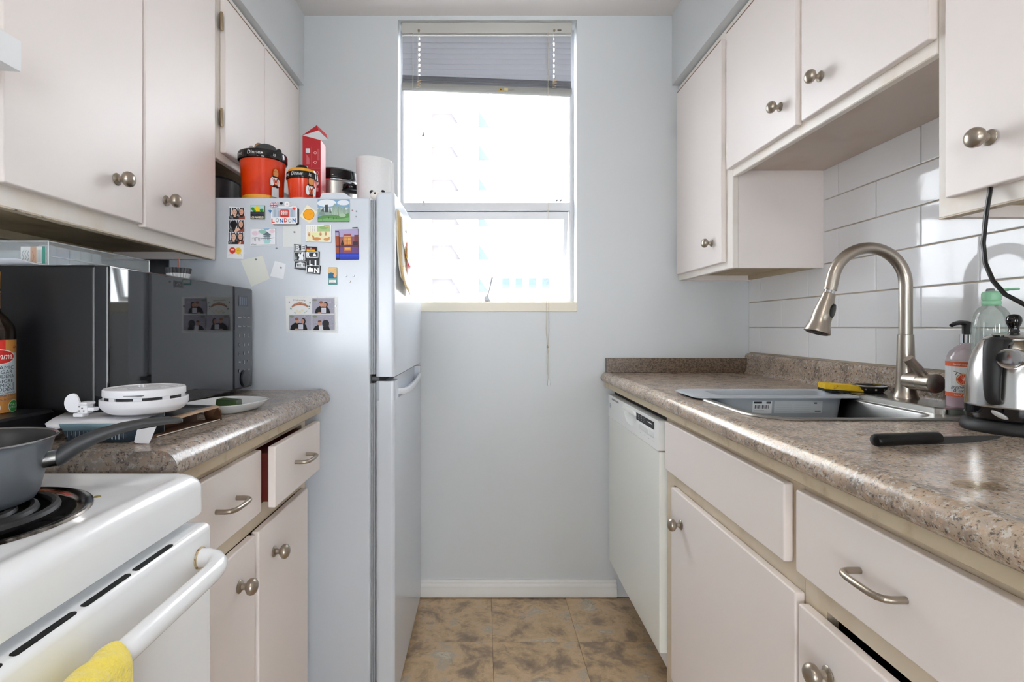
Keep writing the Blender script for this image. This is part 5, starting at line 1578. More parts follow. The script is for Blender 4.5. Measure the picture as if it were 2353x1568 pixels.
def dot(px, py, label, col='#8b8f94', r=.0026, group=None):
    b = MB().lathe([(0, 0), (r, 0), (r, .0022), (r * .8, .003), (0, .003)], (0, 0, 0), 'Y', 14)
    me_ = b.mesh('dot_magnet', M('dot_' + col.strip('#'), col, .3, .8) if 'dot_' + col.strip('#') not in bpy.data.materials else bpy.data.materials['dot_' + col.strip('#')])
    bmesh_flip = me_
    o = bpy.data.objects.new('dot_magnet', me_)
    COL.objects.link(o)
    o.location = (fx_(px), FY - .0008, fz_(py)); o.rotation_euler = (0, 0, PI)
    ORG[o.name] = Vector(o.location)
    tag(o, label, 'magnet', group)
dot(588.5, 596.5, 'tiny grey dot magnet holding the large askew cream sheet')
dot(646, 615.5, 'tiny grey dot magnet holding the small askew white card')
dot(677, 534, 'tiny grey dot magnet on the faint cream sheet under the bus magnet')
dot(635.5, 571, 'tiny pale dot magnet under the corner of the pavilion magnet', '#a4a9b0')
dot(796, 634, 'tiny dot magnet of three below the dusk photo magnet, the one nearest the wave magnet')
dot(813, 634, 'tiny dot magnet of three below the dusk photo magnet, the one nearest the fridge door')
dot(804.5, 647, 'tiny dot magnet of three below the dusk photo magnet, the lowest one', '#9a927c')
dot(771.5, 703.5, 'tiny grey dot magnet on the edge of the four panel photo card')
for u, v, c, l in ((810, 484, '#a58a90', 'pair of tiny reddish marks stuck beside the mountain magnet, the one closer to it'), (819, 486, '#9c9ca4', 'tiny grey speck stuck beside the mountain magnet, the one closer to the fridge door'), (818, 498, '#a8acb2', 'tiny pale speck stuck lowest beside the mountain magnet')):
    dot(u, v, l, c, .002)

# ------------------------------------------------------------------ papers clipped on the freezer door front
pp = thing('paper_bundle', 'bundle of curling yellow and white papers pinned to the freezer door front', 'papers', (-.252, 1.60, 1.35))
def leaf_(y0, y1, ztop, zbot, curl, mats, nm, x=-.2545, skew=0.0, fold=0.0):
    b = MB()
    rows = []
    n = 10
    for i in range(n + 1):
        t = i / n
        z = ztop + (zbot - ztop) * t
        out_ = curl * t ** 4 + .0008
        rows.append([(x + out_ * (1 - .75 * s_) + fold * math.sin(s_ * PI), y0 + (y1 - y0) * s_ + skew * t, z - (.02 * s_ if i == n else 0)) for s_ in (0, .33, .66, 1)])
    b.loft(rows, False, False, False)
    o = b.build(nm, mats, pp, fix=False)
    o.modifiers.new('thickness', 'SOLIDIFY').thickness = .0008
    return o
leaf_(1.505, 1.70, 1.455, 1.262, .010, PM('#f3f0e6'), 'sheet', -.2550, .02)
leaf_(1.520, 1.72, 1.460, 1.235, .018, PM('#dcc089'), 'sheet', -.2535, .03, .003)
leaf_(1.560, 1.75, 1.448, 1.240, .010, PM('#f4f1ea'), 'sheet', -.2500, .02)
leaf_(1.60, 1.76, 1.445, 1.355, .002, PM('#f2c430'), 'yellow_note', -.2480, .01)
leaf_(1.555, 1.64, 1.445, 1.365, .002, PM('#eef0f0'), 'white_tag', -.2470, .01)
leaf_(1.62, 1.70, 1.368, 1.325, .006, PM('#e6b51e'), 'yellow_corner', -.246, .0)
leaf_(1.575, 1.625, 1.30, 1.268, .004, PM('#e6b51e'), 'yellow_corner', -.2465, .0)
leaf_(1.64, 1.70, 1.385, 1.300, .004, PM('#efb9bd'), 'pink_strip', -.2440, .0)
b = MB()
for s_ in (-1, 1):
    b.loft([[(-.240, 1.668, 1.3145), (-.238, 1.668, 1.3105), (-.240, 1.668, 1.3065)], [(-.240, 1.668 + s_ * .018, 1.322), (-.2365, 1.668 + s_ * .019, 1.312), (-.240, 1.668 + s_ * .018, 1.301)]])
b.lathe([(0, -.004), (.0035, 0), (0, .004)], (-.239, 1.668, 1.311), 'Z', 10)
b.build('red_bow', PM('#e26a72'), pp)
MB().box(-.2465, -.2435, 1.630, 1.642, 1.412, 1.418).build('dark_clip', PM('#3a3630'), pp)

# ------------------------------------------------------------------ things on top of the fridge
TZ = 1.4868
ORNG = M('orange_ceramic', (226, 62, 8), .16, spec=.6, var=(9, (190, 28, 6), .45, .7))
YEL = M('yellow_ceramic', (226, 160, 50), .18, spec=.6)
def chef(fn, s, parent, bust):
    """painted relief of a round-headed cook with a moustache, v up, in metres"""
    p = Print(fn, .0006, .00006)
    P = lambda pts, c: p.poly([(a * s, b_ * s) for a, b_ in pts], c)
    E = lambda a, b_, rx, ry, c: p.ell(a * s, b_ * s, rx * s, ry * s, c)
    if not bust:
        P([(-8.5, 24), (8.5, 24), (9, 2), (-9, 2)], '#20242c'); P([(-8, 24), (8, 24), (8.4, 2.6), (-8.4, 2.6)], '#cfd6d8')
        for k in (-3, 1, 4): p.line([(k * s, 22 * s), ((k + .6) * s, 5 * s)], .5 * s, '#a9b3b8')
        P([(-10.5, 42), (10, 42), (11, 27), (-11, 27)], '#d8dde0')
    E(0, 38, 10.5, 12, '#20242a'); E(-6.5, 36, 4.2, 9.5, '#e8ebec'); E(7.5, 34, 4.0, 8, '#e8ebec')
    P([(-7, 44), (7, 44), (2.5, 28), (-3, 28)], '#b23a1c'); P([(-4, 46), (5, 46), (1, 37)], '#eef0f0')
    E(1, 54, 6.6, 11.0, '#2a2420'); E(1, 54, 6.0, 10.4, '#d9925a')
    E(-2.0, 46, 2.8, 1.6, '#17181a'); E(3.6, 46, 2.8, 1.6, '#17181a'); P([(-4, 46), (0, 43.5), (5, 46), (1, 41)], '#eef0f0')
    p.line([(-2.6 * s, 57.5 * s), (-.6 * s, 59 * s)], .55 * s, '#3a2618'); p.line([(2.4 * s, 59 * s), (4.6 * s, 57 * s)], .55 * s, '#3a2618')
    if not bust:
        E(2, 31.5, 4.2, 2.2, '#dfae8a'); E(5.5, 36, 1.8, 3.0, '#dfae8a'); P([(-6, 27.5), (0, 25), (6, 28), (7, 24), (3, 22), (0, 25), (-4, 22.5)], '#17181a'); P([(-2, 2), (2, 2), (2, -.5), (-2, -.5)], '#17181a')
    else:
        E(-3, 35, 1.6, 3.0, '#dfae8a'); E(4, 35, 1.4, 2.6, '#dfae8a'); P([(-2, 38), (3, 39), (1.5, 36)], '#a83a30')
    p.build('painted_cook', parent)
def canister(label, c, r, h, band, big):
    t = thing('canister', label, 'canister', (c[0], c[1], TZ))
    k = r / .076
    MB().lathe([(0, 0), (r * .82, 0), (r * .83, h * .10)], (c[0], c[1], TZ), 'Z', 48).build('foot', YEL, t)
    wall = MB().lathe([(r * .83, h * .10), (r * .86, h * .45), (r * .92, h - band), (r * .925, h - band + .001)], (c[0], c[1], TZ), 'Z', 56).build('wall', ORNG, t)
    bp = [(r * .925, h - band), (r * .99, h - band + .002), (r, h - band + .006), (r * 1.0, h - .006), (r * .975, h - .001), (r * .93, h)]
    if big:
        bp += [(r * .88, h - .002), (r * .86, h - .012), (r * .80, h - .09), (0, h - .095)]
    else:
        bp += [(0, h)]
    rim = MB().lathe(bp, (c[0], c[1], TZ), 'Z', 56).build('rim_band', BLKG, t)
    a0 = math.atan2(-c[1], -c[0])
    lf = on_cyl(c, r, a0 - .30, TZ + h - band)
    for w_s, du, dv, sz, wd in (('Dinner', -.002 * k, .32, .0165, .044), ('is', .053, .30, .0165, None), ('served', -.056, .32, .0150, .026)):
        p = Print(lf, .0006)
        p.text(w_s, du if big or w_s == 'Dinner' else du * .68, band * dv, sz * (k if big else .95), '#cfd4d6', down=False, shear=.15, width=wd * (1 if big else .78) if wd else None)
        p.build('lettering', rim)
    rr = r * .885
    chef(on_cyl(c, rr + (.0045 if big else .0035), a0 + (.52 if big else .58), TZ + (.006 if big else -.024)), .00135 if big else .0015, wall, not big)
    if not big:
        MB().lathe([(0, h - .001), (r * .93, h - .001), (r * .86, h + .008), (r * .5, h + .015), (0, h + .017)], (c[0], c[1], TZ), 'Z', 40).build('lid', YEL, t)
        MB().lathe([(0, h + .012), (r * .34, h + .013), (r * .40, h + .018), (r * .33, h + .024), (0, h + .026)], (c[0], c[1], TZ), 'Z', 28).build('lid_knob', BLKG, t)
    return t
c1 = (-.6656, 1.5680)
canister('large open orange ceramic canister with a painted cook, filled with utensils', c1, .0702, .146, .026, True)
canister('small lidded orange ceramic canister with a painted cook', (-.5445, 1.560), .0458, .086, .0215, False)
# utensils standing in the large canister
def utensil(label, cat, nm, base, top, r, head, hm, axis=None):
    t = thing(nm, label, cat, base)
    b = MB().tube([base, top], [r, r * .9], 8)
    b.build('shaft', hm, t)
    h = MB().lathe([(0, -head[1])] + [(head[0] * math.cos(a), head[1] * math.sin(a)) for a in [PI * (k - 4) / 10 for k in range(0, 9)]] + [(0, head[1])], (0, 0, 0), 'Z', 20)
    bmesh.ops.transform(h.bm, matrix=Matrix.Translation(top) @ Matrix.Rotation(math.radians(25), 4, 'Z') @ Matrix.Diagonal((1, .35, 1, 1)), verts=h.bm.verts)
    h.build('head', hm, t)
cxb, cyb = c1
WOOD = M('utensil_wood', (176, 142, 100), .5, var=(40, (140, 104, 66), .4, .7))
utensil('pale wooden spoon head peeking above the black rim of the large canister', 'spoon', 'wooden_spoon', (cxb - .01, cyb, TZ + .06), (cxb - .008, cyb - .01, TZ + .164), .004, (.013, .016), WOOD)
utensil('narrow steel spoon head peeking above the canister rim beside the wooden spoon', 'spoon', 'steel_spoon', (cxb - .03, cyb, TZ + .06), (cxb - .030, cyb - .01, TZ + .160), .003, (.008, .012), STEEL)
utensil('broad dark grey ladle head sticking out of the large canister', 'ladle', 'ladle', (cxb + .015, cyb, TZ + .06), (cxb + .016, cyb - .015, TZ + .158), .004, (.030, .017), M('grey_silicone', (66, 68, 70), .55))
utensil('small dark utensil tip at the window side of the large canister rim', 'utensil', 'spatula', (cxb + .04, cyb, TZ + .06), (cxb + .052, cyb - .01, TZ + .150), .003, (.008, .012), M('black_utensil', (28, 28, 30), .5))
# dark pot in the space under the over-fridge cabinet
wk = thing('stock_pot', 'dark pot with a lid in the shadow beside the large canister', 'pot', (-.862, 1.62, TZ))
MB().lathe([(0, 0), (.085, 0), (.09, .004), (.092, .075), (.096, .078), (.09, .082), (.05, .094), (0, .098)], (-.862, 1.62, TZ), 'Z', 36).build('body', M('dark_pot', (40, 40, 42), .35), wk)
MB().lathe([(0, .097), (.012, .098), (.014, .104), (0, .108)], (-.862, 1.62, TZ), 'Z', 18).build('lid_knob', BLK, wk)

# red carton, opened at the top
rbx = thing('tall_carton', 'tall red carton with its white lined lid flap standing open', 'carton', (-.575, 1.650, TZ), rotz=math.radians(2))
RED = M('carton_red', (176, 14, 28), .42); LIN = M('carton_lining', (214, 214, 216), .6)
W_, D_, H_ = .057, .058, .236
HR_ = H_ - .014
b = MB()
b.prism([(0, 0), (W_, 0), (W_, HR_), (0, H_)], 0, .001, 'XZ'); b.prism([(0, 0), (W_, 0), (W_, HR_), (0, H_)], D_ - .001, D_, 'XZ')
b.box(W_ - .001, W_, .001, D_ - .001, .001, HR_); b.box(0, .001, .001, D_ - .001, .001, H_); b.box(.001, W_ - .001, .001, D_ - .001, 0, .001)
b.build('carton_body', RED, rbx, local=True)
b = MB()
b.face([(0, 0, H_), (.050, .0005, .2530), (.072, .030, .2345), (.052, .010, .2240)], 1)
b.face([(0, 0, H_ + .0008), (.0435, .004, .2709), (.0500, .0002, .2533)], 0)
b.face([(.0435, .004, .2709), (.0500, .0002, .2533), (.0725, .0298, .2350), (.0660, .032, .2520)], 0)
b.face([(0, 0, H_ + .0008), (0, D_, H_ + .0008), (.0660, .034, .2525), (.0435, .004, .2709)], 0)
b.build('lid_flap', [RED, LIN], rbx, local=True, fix=False)
p = Print(lambda u, v, l: (u, -l, v), .0004)
PK = '#e58a92'
p.rect(.010, H_ - .055, .0235, H_ - .041, '#d9d9de')
for k in range(6): p.rect(.011 + .0022 * k, H_ - .092, .0119 + .0022 * k, H_ - .058 - .003 * k, PK)
p.line([(.0285, H_ - .035), (.0285, H_ - .100)], .0005, PK); p.line([(.008, H_ - .104), (.056, H_ - .104)], .0005, PK); p.line([(.008, H_ - .134), (.056, H_ - .134)], .0005, PK)
for v in (.055, .085): p.ell(.040, H_ - v, .0045, .0045, '#eab6ba'); p.ell(.040, H_ - v, .0032, .0032, '#b00e1c'); p.rect(.033, H_ - v - .001, .036, H_ - v + .001, '#eab6ba')
for k in range(3): p.rect(.048 + .0022 * k, H_ - .078, .0487 + .0022 * k, H_ - .042, PK)
p.ell(.018, H_ - .119, .0085, .0085, PK); p.ell(.018, H_ - .119, .0078, .0078, '#b00e1c'); p.ell(.018, H_ - .119, .004, .003, PK)
for u in (.037, .047): p.ell(u, H_ - .119, .0035, .006, PK); p.ell(u, H_ - .119, .002, .0035, '#b00e1c')
for k in range(5): p.rect(.011 + .0030 * k, H_ - .170, .0119 + .0030 * k, H_ - .140, PK)
p.ell(.043, H_ - .152, .0078, .0078, '#e9e9ec'); p.ell(.043, H_ - .152, .0035, .0035, '#1b1b1d'); p.rect(.037, H_ - .178, .050, H_ - .166, PK)
p.build('printed_side', rbx, local=True)
p = Print(lambda u, v, l: (W_ + l, u, v), .0004)
p.rect(.018, .045, .034, .068, '#d9a066')
for k in range(3): p.rect(.020, .049 + .006 * k, .032, .052 + .006 * k, '#b8552e')
p.build('gold_patch', rbx, local=True)

# slow cooker
sc_c = (-.541, 1.872)
sk = thing('slow_cooker', 'steel slow cooker with a black lid and side handle behind the red carton', 'slow cooker', (sc_c[0], sc_c[1], TZ))
MB().lathe([(0, 0), (.080, 0), (.083, .02)], (*sc_c, TZ), 'Z', 48).build('base', BLK, sk)
MB().lathe([(.083, .02), (.0870, .022), (.0890, .132)], (*sc_c, TZ), 'Z', 56).build('shell', STEEL, sk)
MB().lathe([(.0890, .132), (.0930, .134), (.0935, .139), (.0910, .142), (.085, .142)], (*sc_c, TZ), 'Z', 56).build('trim_ring', CHROME, sk)
MB().lathe([(.0905, .142), (.0955, .144), (.0965, .152), (.0945, .171), (.087, .178), (.05, .187), (0, .190)], (*sc_c, TZ), 'Z', 56).build('lid', BLKG, sk)
hb = MB()
for a_ in (math.radians(-34), math.radians(146)):
    c_, s_ = math.cos(a_), math.sin(a_)
    rings = []
    for k in range(9):
        t = (k / 8 - .5) * 1.0
        rr_ = .088 + .030 * math.cos(t * PI) ** .7 if abs(t) < .5 else .088
        a2 = a_ + t * .75
        ctr = Vector((sc_c[0] + rr_ * math.cos(a2), sc_c[1] + rr_ * math.sin(a2), TZ + .112))
        rd = Vector((math.cos(a2), math.sin(a2), 0))
        rings.append([ctr + rd * (.012 * math.cos(q_)) + Vector((0, 0, .011 * math.sin(q_))) for q_ in [2 * PI * m_ / 12 for m_ in range(12)]])
    hb.loft(rings)
hb.build('handle', BLKG, sk)

# paper towel roll
pr_c = (-.368, 1.775)
ptr = thing('paper_towel_roll', 'white paper towel roll standing on the fridge by the window', 'paper towel', (*pr_c, TZ))
PAP = M('paper_towel', (226, 226, 226), .9, bump=(110, .5, .002))
b = MB()
ringsz = []
for z, r in ((0, .0595), (.004, .0610), (.10, .0618), (.192, .0612), (.196, .0600)):
    ringsz.append([(pr_c[0] + (r + .0015 * (1 if 2.1 < a < 2.3 else 0)) * math.cos(a) - z * .03, pr_c[1] + r * math.sin(a), TZ + z + .008 * math.cos(a + .5) * (z > .1) * -.6) for a in [2 * PI * k / 48 for k in range(48)]])
b.loft(ringsz, True, False)
b.loft([ringsz[-1], [(pr_c[0] - .006 + .02 * math.cos(a), pr_c[1] + .02 * math.sin(a), TZ + .196) for a in [2 * PI * k / 48 for k in range(48)]], [(pr_c[0] - .006 + .0195 * math.cos(a), pr_c[1] + .0195 * math.sin(a), TZ + .10) for a in [2 * PI * k / 48 for k in range(48)]]], False, True)
b.build('roll', PAP, ptr)
b = MB()
b.loft([[(pr_c[0] + .0622 * math.cos(a) - z * .03, pr_c[1] + .0622 * math.sin(a), TZ + z) for z in (.004, .10, .186)] for a in (-.30, -.22, -.14)] + [[(pr_c[0] + .0665 * math.cos(-.05) - z * .03, pr_c[1] + .0665 * math.sin(-.05), TZ + z) for z in (.004, .10, .186)]], False, False, False)
b.build('loose_sheet', PAP, ptr)

# panda figure
pa = thing('panda_figurine', 'tiny black and white panda figurine lying on the fridge top edge', 'figurine', (-.309, 1.505, TZ))
pm = (-.309, 1.5085, TZ + .0095)
b = MB().lathe([(0, -.0105)] + [(.0195 * math.cos(a), .0125 * math.sin(a)) for a in [PI * (k - 4) / 10 for k in range(9)]] + [(0, .0125)], (0, 0, 0), 'Z', 28)
bmesh.ops.transform(b.bm, matrix=Matrix.Translation(pm) @ Matrix.Diagonal((1.05, .75, 1.15, 1)), verts=b.bm.verts)
b.build('head', M('panda_white', (232, 228, 222), .35), pa)
for x, nm in ((-.016, 'ear'), (.016, 'ear')):
    e = MB().lathe([(0, -.006)] + [(.0065 * math.cos(a), .0065 * math.sin(a)) for a in [PI * (k - 4) / 10 for k in range(9)]] + [(0, .0065)], (pm[0] + x, pm[1] + .001, pm[2] + .010), 'Z', 16)
    e.build(nm, BLK, pa)
for x in (-.004, .0135):
    MB().lathe([(0, -.0035), (.0026, -.002), (.0033, 0), (.0026, .002), (0, .0035)], (pm[0] + x, pm[1] - .0140 + abs(x) * .18, pm[2] + .0035), 'Z', 12).build('eye', BLK, pa)
MB().lathe([(0, -.0016), (.0024, 0), (0, .0016)], (pm[0] + .0075, pm[1] - .0150, pm[2] - .001), 'Z', 10).build('nose', BLK, pa)

# ------------------------------------------------------------------ on top of the microwave
MT = mz1
ob = thing('clear_organizer_box', 'long clear plastic organizer box of small jars on the microwave', 'box', (-.92, 1.09, MT + .004))
ox0, ox1, oy0, oy1, oz0, oz1 = -1.045, -.795, .950, 1.236, MT + .003, MT + .050
b = MB()
t_ = .0016
b.box(ox0, ox1, oy0, oy1, oz0, oz0 + t_); b.box(ox0, ox1, oy0, oy0 + t_, oz0 + t_, oz1); b.box(ox0, ox1, oy1 - t_, oy1, oz0 + t_, oz1)
b.box(ox0, ox0 + t_, oy0 + t_, oy1 - t_, oz0 + t_, oz1); b.box(ox1 - t_, ox1, oy0 + t_, oy1 - t_, oz0 + t_, oz1)
b.build('tray', CLEAR, ob)
RIMC = M('clear_rim', (206, 212, 214), .2)
b = MB()
b.tube([(ox1, oy0, oz1), (ox1, oy1, oz1)], .0013, 6); b.tube([(ox0, oy0, oz1), (ox1, oy0, oz1)], .0013, 6); b.tube([(ox1, oy1, oz0), (ox1, oy1, oz1)], .0013, 6); b.tube([(ox1, oy0, oz0), (ox1, oy0, oz1)], .0011, 6)
b.tube([(ox1 + .0002, oy0 + .004, oz0 + .020), (ox1 + .0002, oy1 - .003, oz0 + .020)], .0010, 6)
b.build('rim', RIMC, ob)
MB().box(-.845, ox1 - .004, oy0 - .0006, oy0 - .0002, oz0 + .006, oz1 - .010).build('paper_label', PM('#dfe3e3'), ob)
p = Print(lambda u, v, l: (u, oy0 - .0007 - l, v), .0002)
p.rect(-.827, oz0 + .006, -.816, oz1 - .010, '#c9a792'); p.rect(-.806, oz0 + .006, -.7995, oz1 - .010, '#4e9184')
for k in range(5): p.rect(-.8145 + .0018 * k, oz0 + .009, -.8138 + .0018 * k, oz1 - .016, '#9fa5a6')
for k in range(3): p.line([(-.842 + .005 * k, oz0 + .011), (-.839 + .005 * k, oz0 + .017), (-.842 + .005 * k, oz0 + .024), (-.839 + .005 * k, oz0 + .030)], .0009, '#9aa0a3')
p.line([(-.823, oz0 + .010), (-.820, oz0 + .018), (-.823, oz0 + .028)], .0009, '#a8846e')
p.build('label_print', ob)
JAR = glassy('jar_milky', (250, 252, 252), .06, .97, .08, .88, .2)
jm = MB().lathe([(0, 0), (.0125, 0), (.0138, .002), (.0138, .024), (.0134, .0255), (.0138, .027), (.0138, .036), (.0125, .039), (.010, .040), (0, .040)], (0, 0, 0), 'Z', 24).mesh('jar', JAR)
for k in range(5):
    o = bpy.data.objects.new('small_jar', jm)
    COL.objects.link(o)
    o.location = (ox1 - .0175, oy0 + .019 + .0285 * k, oz0 + t_)
    ORG[o.name] = Vector(o.location)
    tag(o, ('small milky round jar in the clear organizer, first from its near corner', 'small milky round jar in the clear organizer, second from its near corner', 'small milky round jar in the clear organizer, middle of the row of five', 'small milky round jar in the clear organizer, fourth from its near corner', 'small milky round jar in the clear organizer, deepest of the row')[k], 'jar', 'jars in the organizer box')
b = MB()
b.lathe([(0, -.030), (.0155, -.030), (.0165, -.027), (.0165, .016), (.011, .022), (.011, .030), (0, .030)], (-.885, .985, oz0 + .019), 'X', 24)
tag(b.build('clear_bottle', JAR, None, origin=(-.885, .985, oz0)), 'small clear bottle lying on its side inside the organizer box', 'bottle')
ps = MB()
g_ = [[(-1.03 + .031 * i, .905 + .05 * j, MT + .0012 + (.012 * math.exp(-((i - 6.6) / 1.3) ** 2) * math.exp(-(j / .9) ** 2)) + .0015 * math.sin(i * 1.3 + j)) for i in range(11)] for j in range(4)]
ps.loft(g_, False, False, False)
o = ps.build('paper_sheet', PM('#f2f4fa'), None, origin=(-.88, .98, MT), fix=False)
o.modifiers.new('thickness', 'SOLIDIFY').thickness = .0006
tag(o, 'creased white paper sheet on the microwave under the clear organizer', 'paper')

vc = (-.734, 1.25)
cs = thing('baking_cup', 'small fluted white cup with a dark rim and an orange stick on the microwave', 'cup', (*vc, MT))
n_ = 48
fr_ = lambda r, z, d=.0011: [(vc[0] + (r + d * (1 if k % 2 else -1)) * math.cos(2 * PI * k / n_), vc[1] + (r + d * (1 if k % 2 else -1)) * math.sin(2 * PI * k / n_), MT + z) for k in range(n_)]
MB().loft([fr_(.0205, 0), fr_(.0250, .021)], True, False).build('fluted_wall', M('cup_paper', (214, 216, 218), .6), cs, sharp=10)
MB().loft([fr_(.0250, .021), fr_(.0275, .034), fr_(.0255, .034), fr_(.0235, .021)], False, False).build('dark_rim', M('cup_dark_rim', (62, 64, 68), .5), cs, sharp=10)
MB().lathe([(0, .021), (.0235, .021)], (*vc, MT), 'Z', 24).build('filling', PM('#d8d8d4'), cs)
MB().tube([(vc[0] + .001, vc[1], MT + .02), (vc[0] + .002, vc[1], MT + .060)], .0009, 6).build('stick', PM('#c86a48'), cs)

# ------------------------------------------------------------------ on the stove side countertop
ty0, ty1, tz = .748, .874, .9775
bt_ = thing('black_tray', 'low black plastic tray on the countertop in front of the microwave', 'tray', (-.85, .81, ZL))
MB().loft([ring3(rrect(-1.02, -.725, ty0, ty1, .012), ZL), ring3(rrect(-1.025, -.720, ty0 - .002, ty1 + .002, .012), ZL + .004), ring3(rrect(-1.03, -.717, ty0 - .003, ty1 + .003, .014), tz - .004), ring3(rrect(-1.027, -.720, ty0, ty1, .012), tz)]).build('tray_body', M('tray_black', (22, 24, 28), .38), bt_)
w_p = MB()
random.seed(11)
rows = [[(-.768 + .012 * i, .7435 - .0018 * random.random() - .003 * (j == 0), .9625 - .0065 * j + .002 * random.random()) for i in range(5)] for j in range(3)]
w_p.loft(rows, False, False, False)
o = w_p.build('plastic_wrap', glassy('cling_film', (225, 228, 230), .16, .9, .08, .10), None, origin=(-.744, .743, .955), fix=False)
o.modifiers.new('thickness', 'SOLIDIFY').thickness = .0008
tag(o, 'scrap of crumpled clear plastic wrap stuck to the front of the black tray', 'plastic wrap')

# vinegar bottle on the tray
vx, vy = -.7957, .835
vb = thing('vinegar_bottle', 'brown balsamic vinegar bottle with an orange and pale blue label', 'bottle', (vx, vy, tz))
VG = M('vinegar_glass', (34, 22, 14), .08, spec=.6)
MB().lathe([(0, 0), (.031, 0), (.0335, .003), (.034, .008), (.034, .128), (.032, .140), (.024, .153), (.0155, .163), (.0135, .172), (.0130, .205), (.0145, .207), (.0145, .216), (.0125, .218), (0, .218)], (vx, vy, tz), 'Z', 44).build('glass', VG, vb)
MB().lathe([(.0150, .168), (.0148, .185), (.0148, .192)], (vx, vy, tz), 'Z', 30).build('neck_label', PM('#8a5a22'), vb)
MB().lathe([(.0152, .193), (.0158, .194), (.0152, .1955)], (vx, vy, tz), 'Z', 30).build('neck_ring', M('gold_foil', (206, 158, 70), .3, .9), vb)
MB().lathe([(.0152, .200), (.0156, .203), (.0156, .226), (.0140, .228), (0, .228)], (vx, vy, tz), 'Z', 30).build('cap', M('cap_gold', (176, 128, 56), .35, .7), vb)
va = math.atan2(-vy, -vx) + .40
fn = on_cyl((vx, vy), .0343, va, tz)
lbm = MB()
def strip_(u0, u1, v0, v1, mi, l=0.0):
    n = 14
    for k in range(n):
        a, c = u0 + (u1 - u0) * k / n, u0 + (u1 - u0) * (k + 1) / n
        lbm.face([fn(a, v0, l), fn(c, v0, l), fn(c, v1, l), fn(a, v1, l)], mi)
strip_(-.050, .036, .001, .117, 0)
strip_(-.048, .031, .030, .096, 1, .0002); strip_(-.048, .008, .100, .117, 2, .0002)
lab = lbm.build('label', [PM('#c98a46'), PM('#c9d6dc'), PM('#d83a30')], vb, fix=False)
p = Print(fn, .0005, .00005)
p.bell(-.006, .090, .030, .0125, '#f0e8e0'); p.bell(-.006, .090, .0285, .0112, '#c9302c')
p.text('mma.', .008, .0865, .0145, '#f6f1ea', down=False, shear=.25, width=.026)
for k, (s_, v) in enumerate((('BALSAMIC', .070), ('VINEGAR', .0632), ('OF MODENA', .0564))):
    p.text(s_, .0, v, .0082, '#3d4a54', down=False, width=.044 if k != 1 else .038)
for k, (s_, v) in enumerate((('VINAIGRE', .0485), ('BALSAMIQUE', .0420), ('DE MODÈNE', .0355))):
    p.text(s_, .001, v, .0080, '#3d4a54', down=False, width=.044 if k else .038)
p.text('ACETO BALSAMICO', .001, .0308, .0048, '#55626b', down=False, width=.046)
p.text('DI MODENA I.G.P.', .001, .0262, .0048, '#55626b', down=False, width=.044)
p.text('ACIDITY 6% ACIDITÉ', .0, .0205, .0050, '#55626b', down=False, width=.046)
p.bell(.021, .0105, .0098, .0098, '#e9efe4'); p.bell(.021, .0105, .0090, .0090, '#2f8a3c'); p.text('ITALY', .021, .0115, .0046, '#e6f0e2', down=False); p.text("D'ITALIE", .021, .0070, .0044, '#e6f0e2', down=False)
p.bell(-.006, .010, .0070, .0070, '#efe2d0'); p.bell(-.006, .010, .0060, .0060, '#c98a46')
for k in range(3): p.line([(.020 + .003 * k, .1035), (.0225 + .003 * k, .109 - .002 * k)], .0016, '#9a4a22')
p.build('lettering', lab)

# teal and white package lying open, with its loose end flaps
pk = thing('cardboard_package', 'opened white and teal cardboard package lying under the smoke alarm', 'package', (-.607, .835, ZL))
TEAL = M('carton_teal', (122, 152, 164), .45); NAVY = M('carton_navy', (48, 62, 74), .45); CWH = M('carton_white', (226, 226, 230), .55)
zk = .9695
b = MB()
b.face([(-.6665, .790, zk - .001), (-.540, .790, zk), (-.540, .880, zk + .002), (-.708, .880, zk + .001), (-.690, .835, zk)], 0)
b.face([(-.6460, .790, zk - .001), (-.640, .791, .9575), (-.548, .794, .9575), (-.540, .790, zk)], 1)
b.face([(-.6665, .790, zk - .001), (-.6605, .789, .9590), (-.6430, .790, .9610), (-.6460, .790, zk - .001)], 0)
b.face([(-.640, .791, .9575), (-.634, .795, ZL + .001), (-.546, .799, ZL + .001), (-.548, .794, .9575)], 2)
b.face([(-.540, .796, zk), (-.548, .794, .9575), (-.546, .799, ZL + .001), (-.540, .880, ZL + .001), (-.540, .880, zk + .002)], 2)
b.face([(-.708, .880, zk + .001), (-.540, .880, zk + .002), (-.540, .880, ZL + .001), (-.634, .880, ZL + .001)], 0)
body = b.build('panel', [CWH, TEAL, NAVY], pk, fix=False)
body.modifiers.new('thickness', 'SOLIDIFY').thickness = .0009
b = MB()
b.prism([(-.5265, .9590), (-.4975, .9640), (-.4990, .9600), (-.5085, .9380), (-.5290, .9388), (-.5310, .9410)], .7900, .7912, 'XZ')
b.build('white_flap', CWH, pk)
p = Print(lambda u, v, l: (u, .7915 - l + .003 * (u + .64) / .092, v), .0012)
for k in range(30):
    u = -.636 + .0030 * k
    h = .006 + .003 * ((k * 7) % 3)
    p.rect(u, .9565 - h, u + .0008, .9565, '#6d8896' if k % 2 else '#31424e')
for k in range(3): p.rect(-.566 + .005 * k, .944, -.5645 + .005 * k, .953, '#8ea3ae')
p.rect(-.662, .9615, -.650, .9620, '#9a9aa0'); p.rect(-.661, .9635, -.650, .9640, '#9a9aa0')
p.build('small_print', pk)
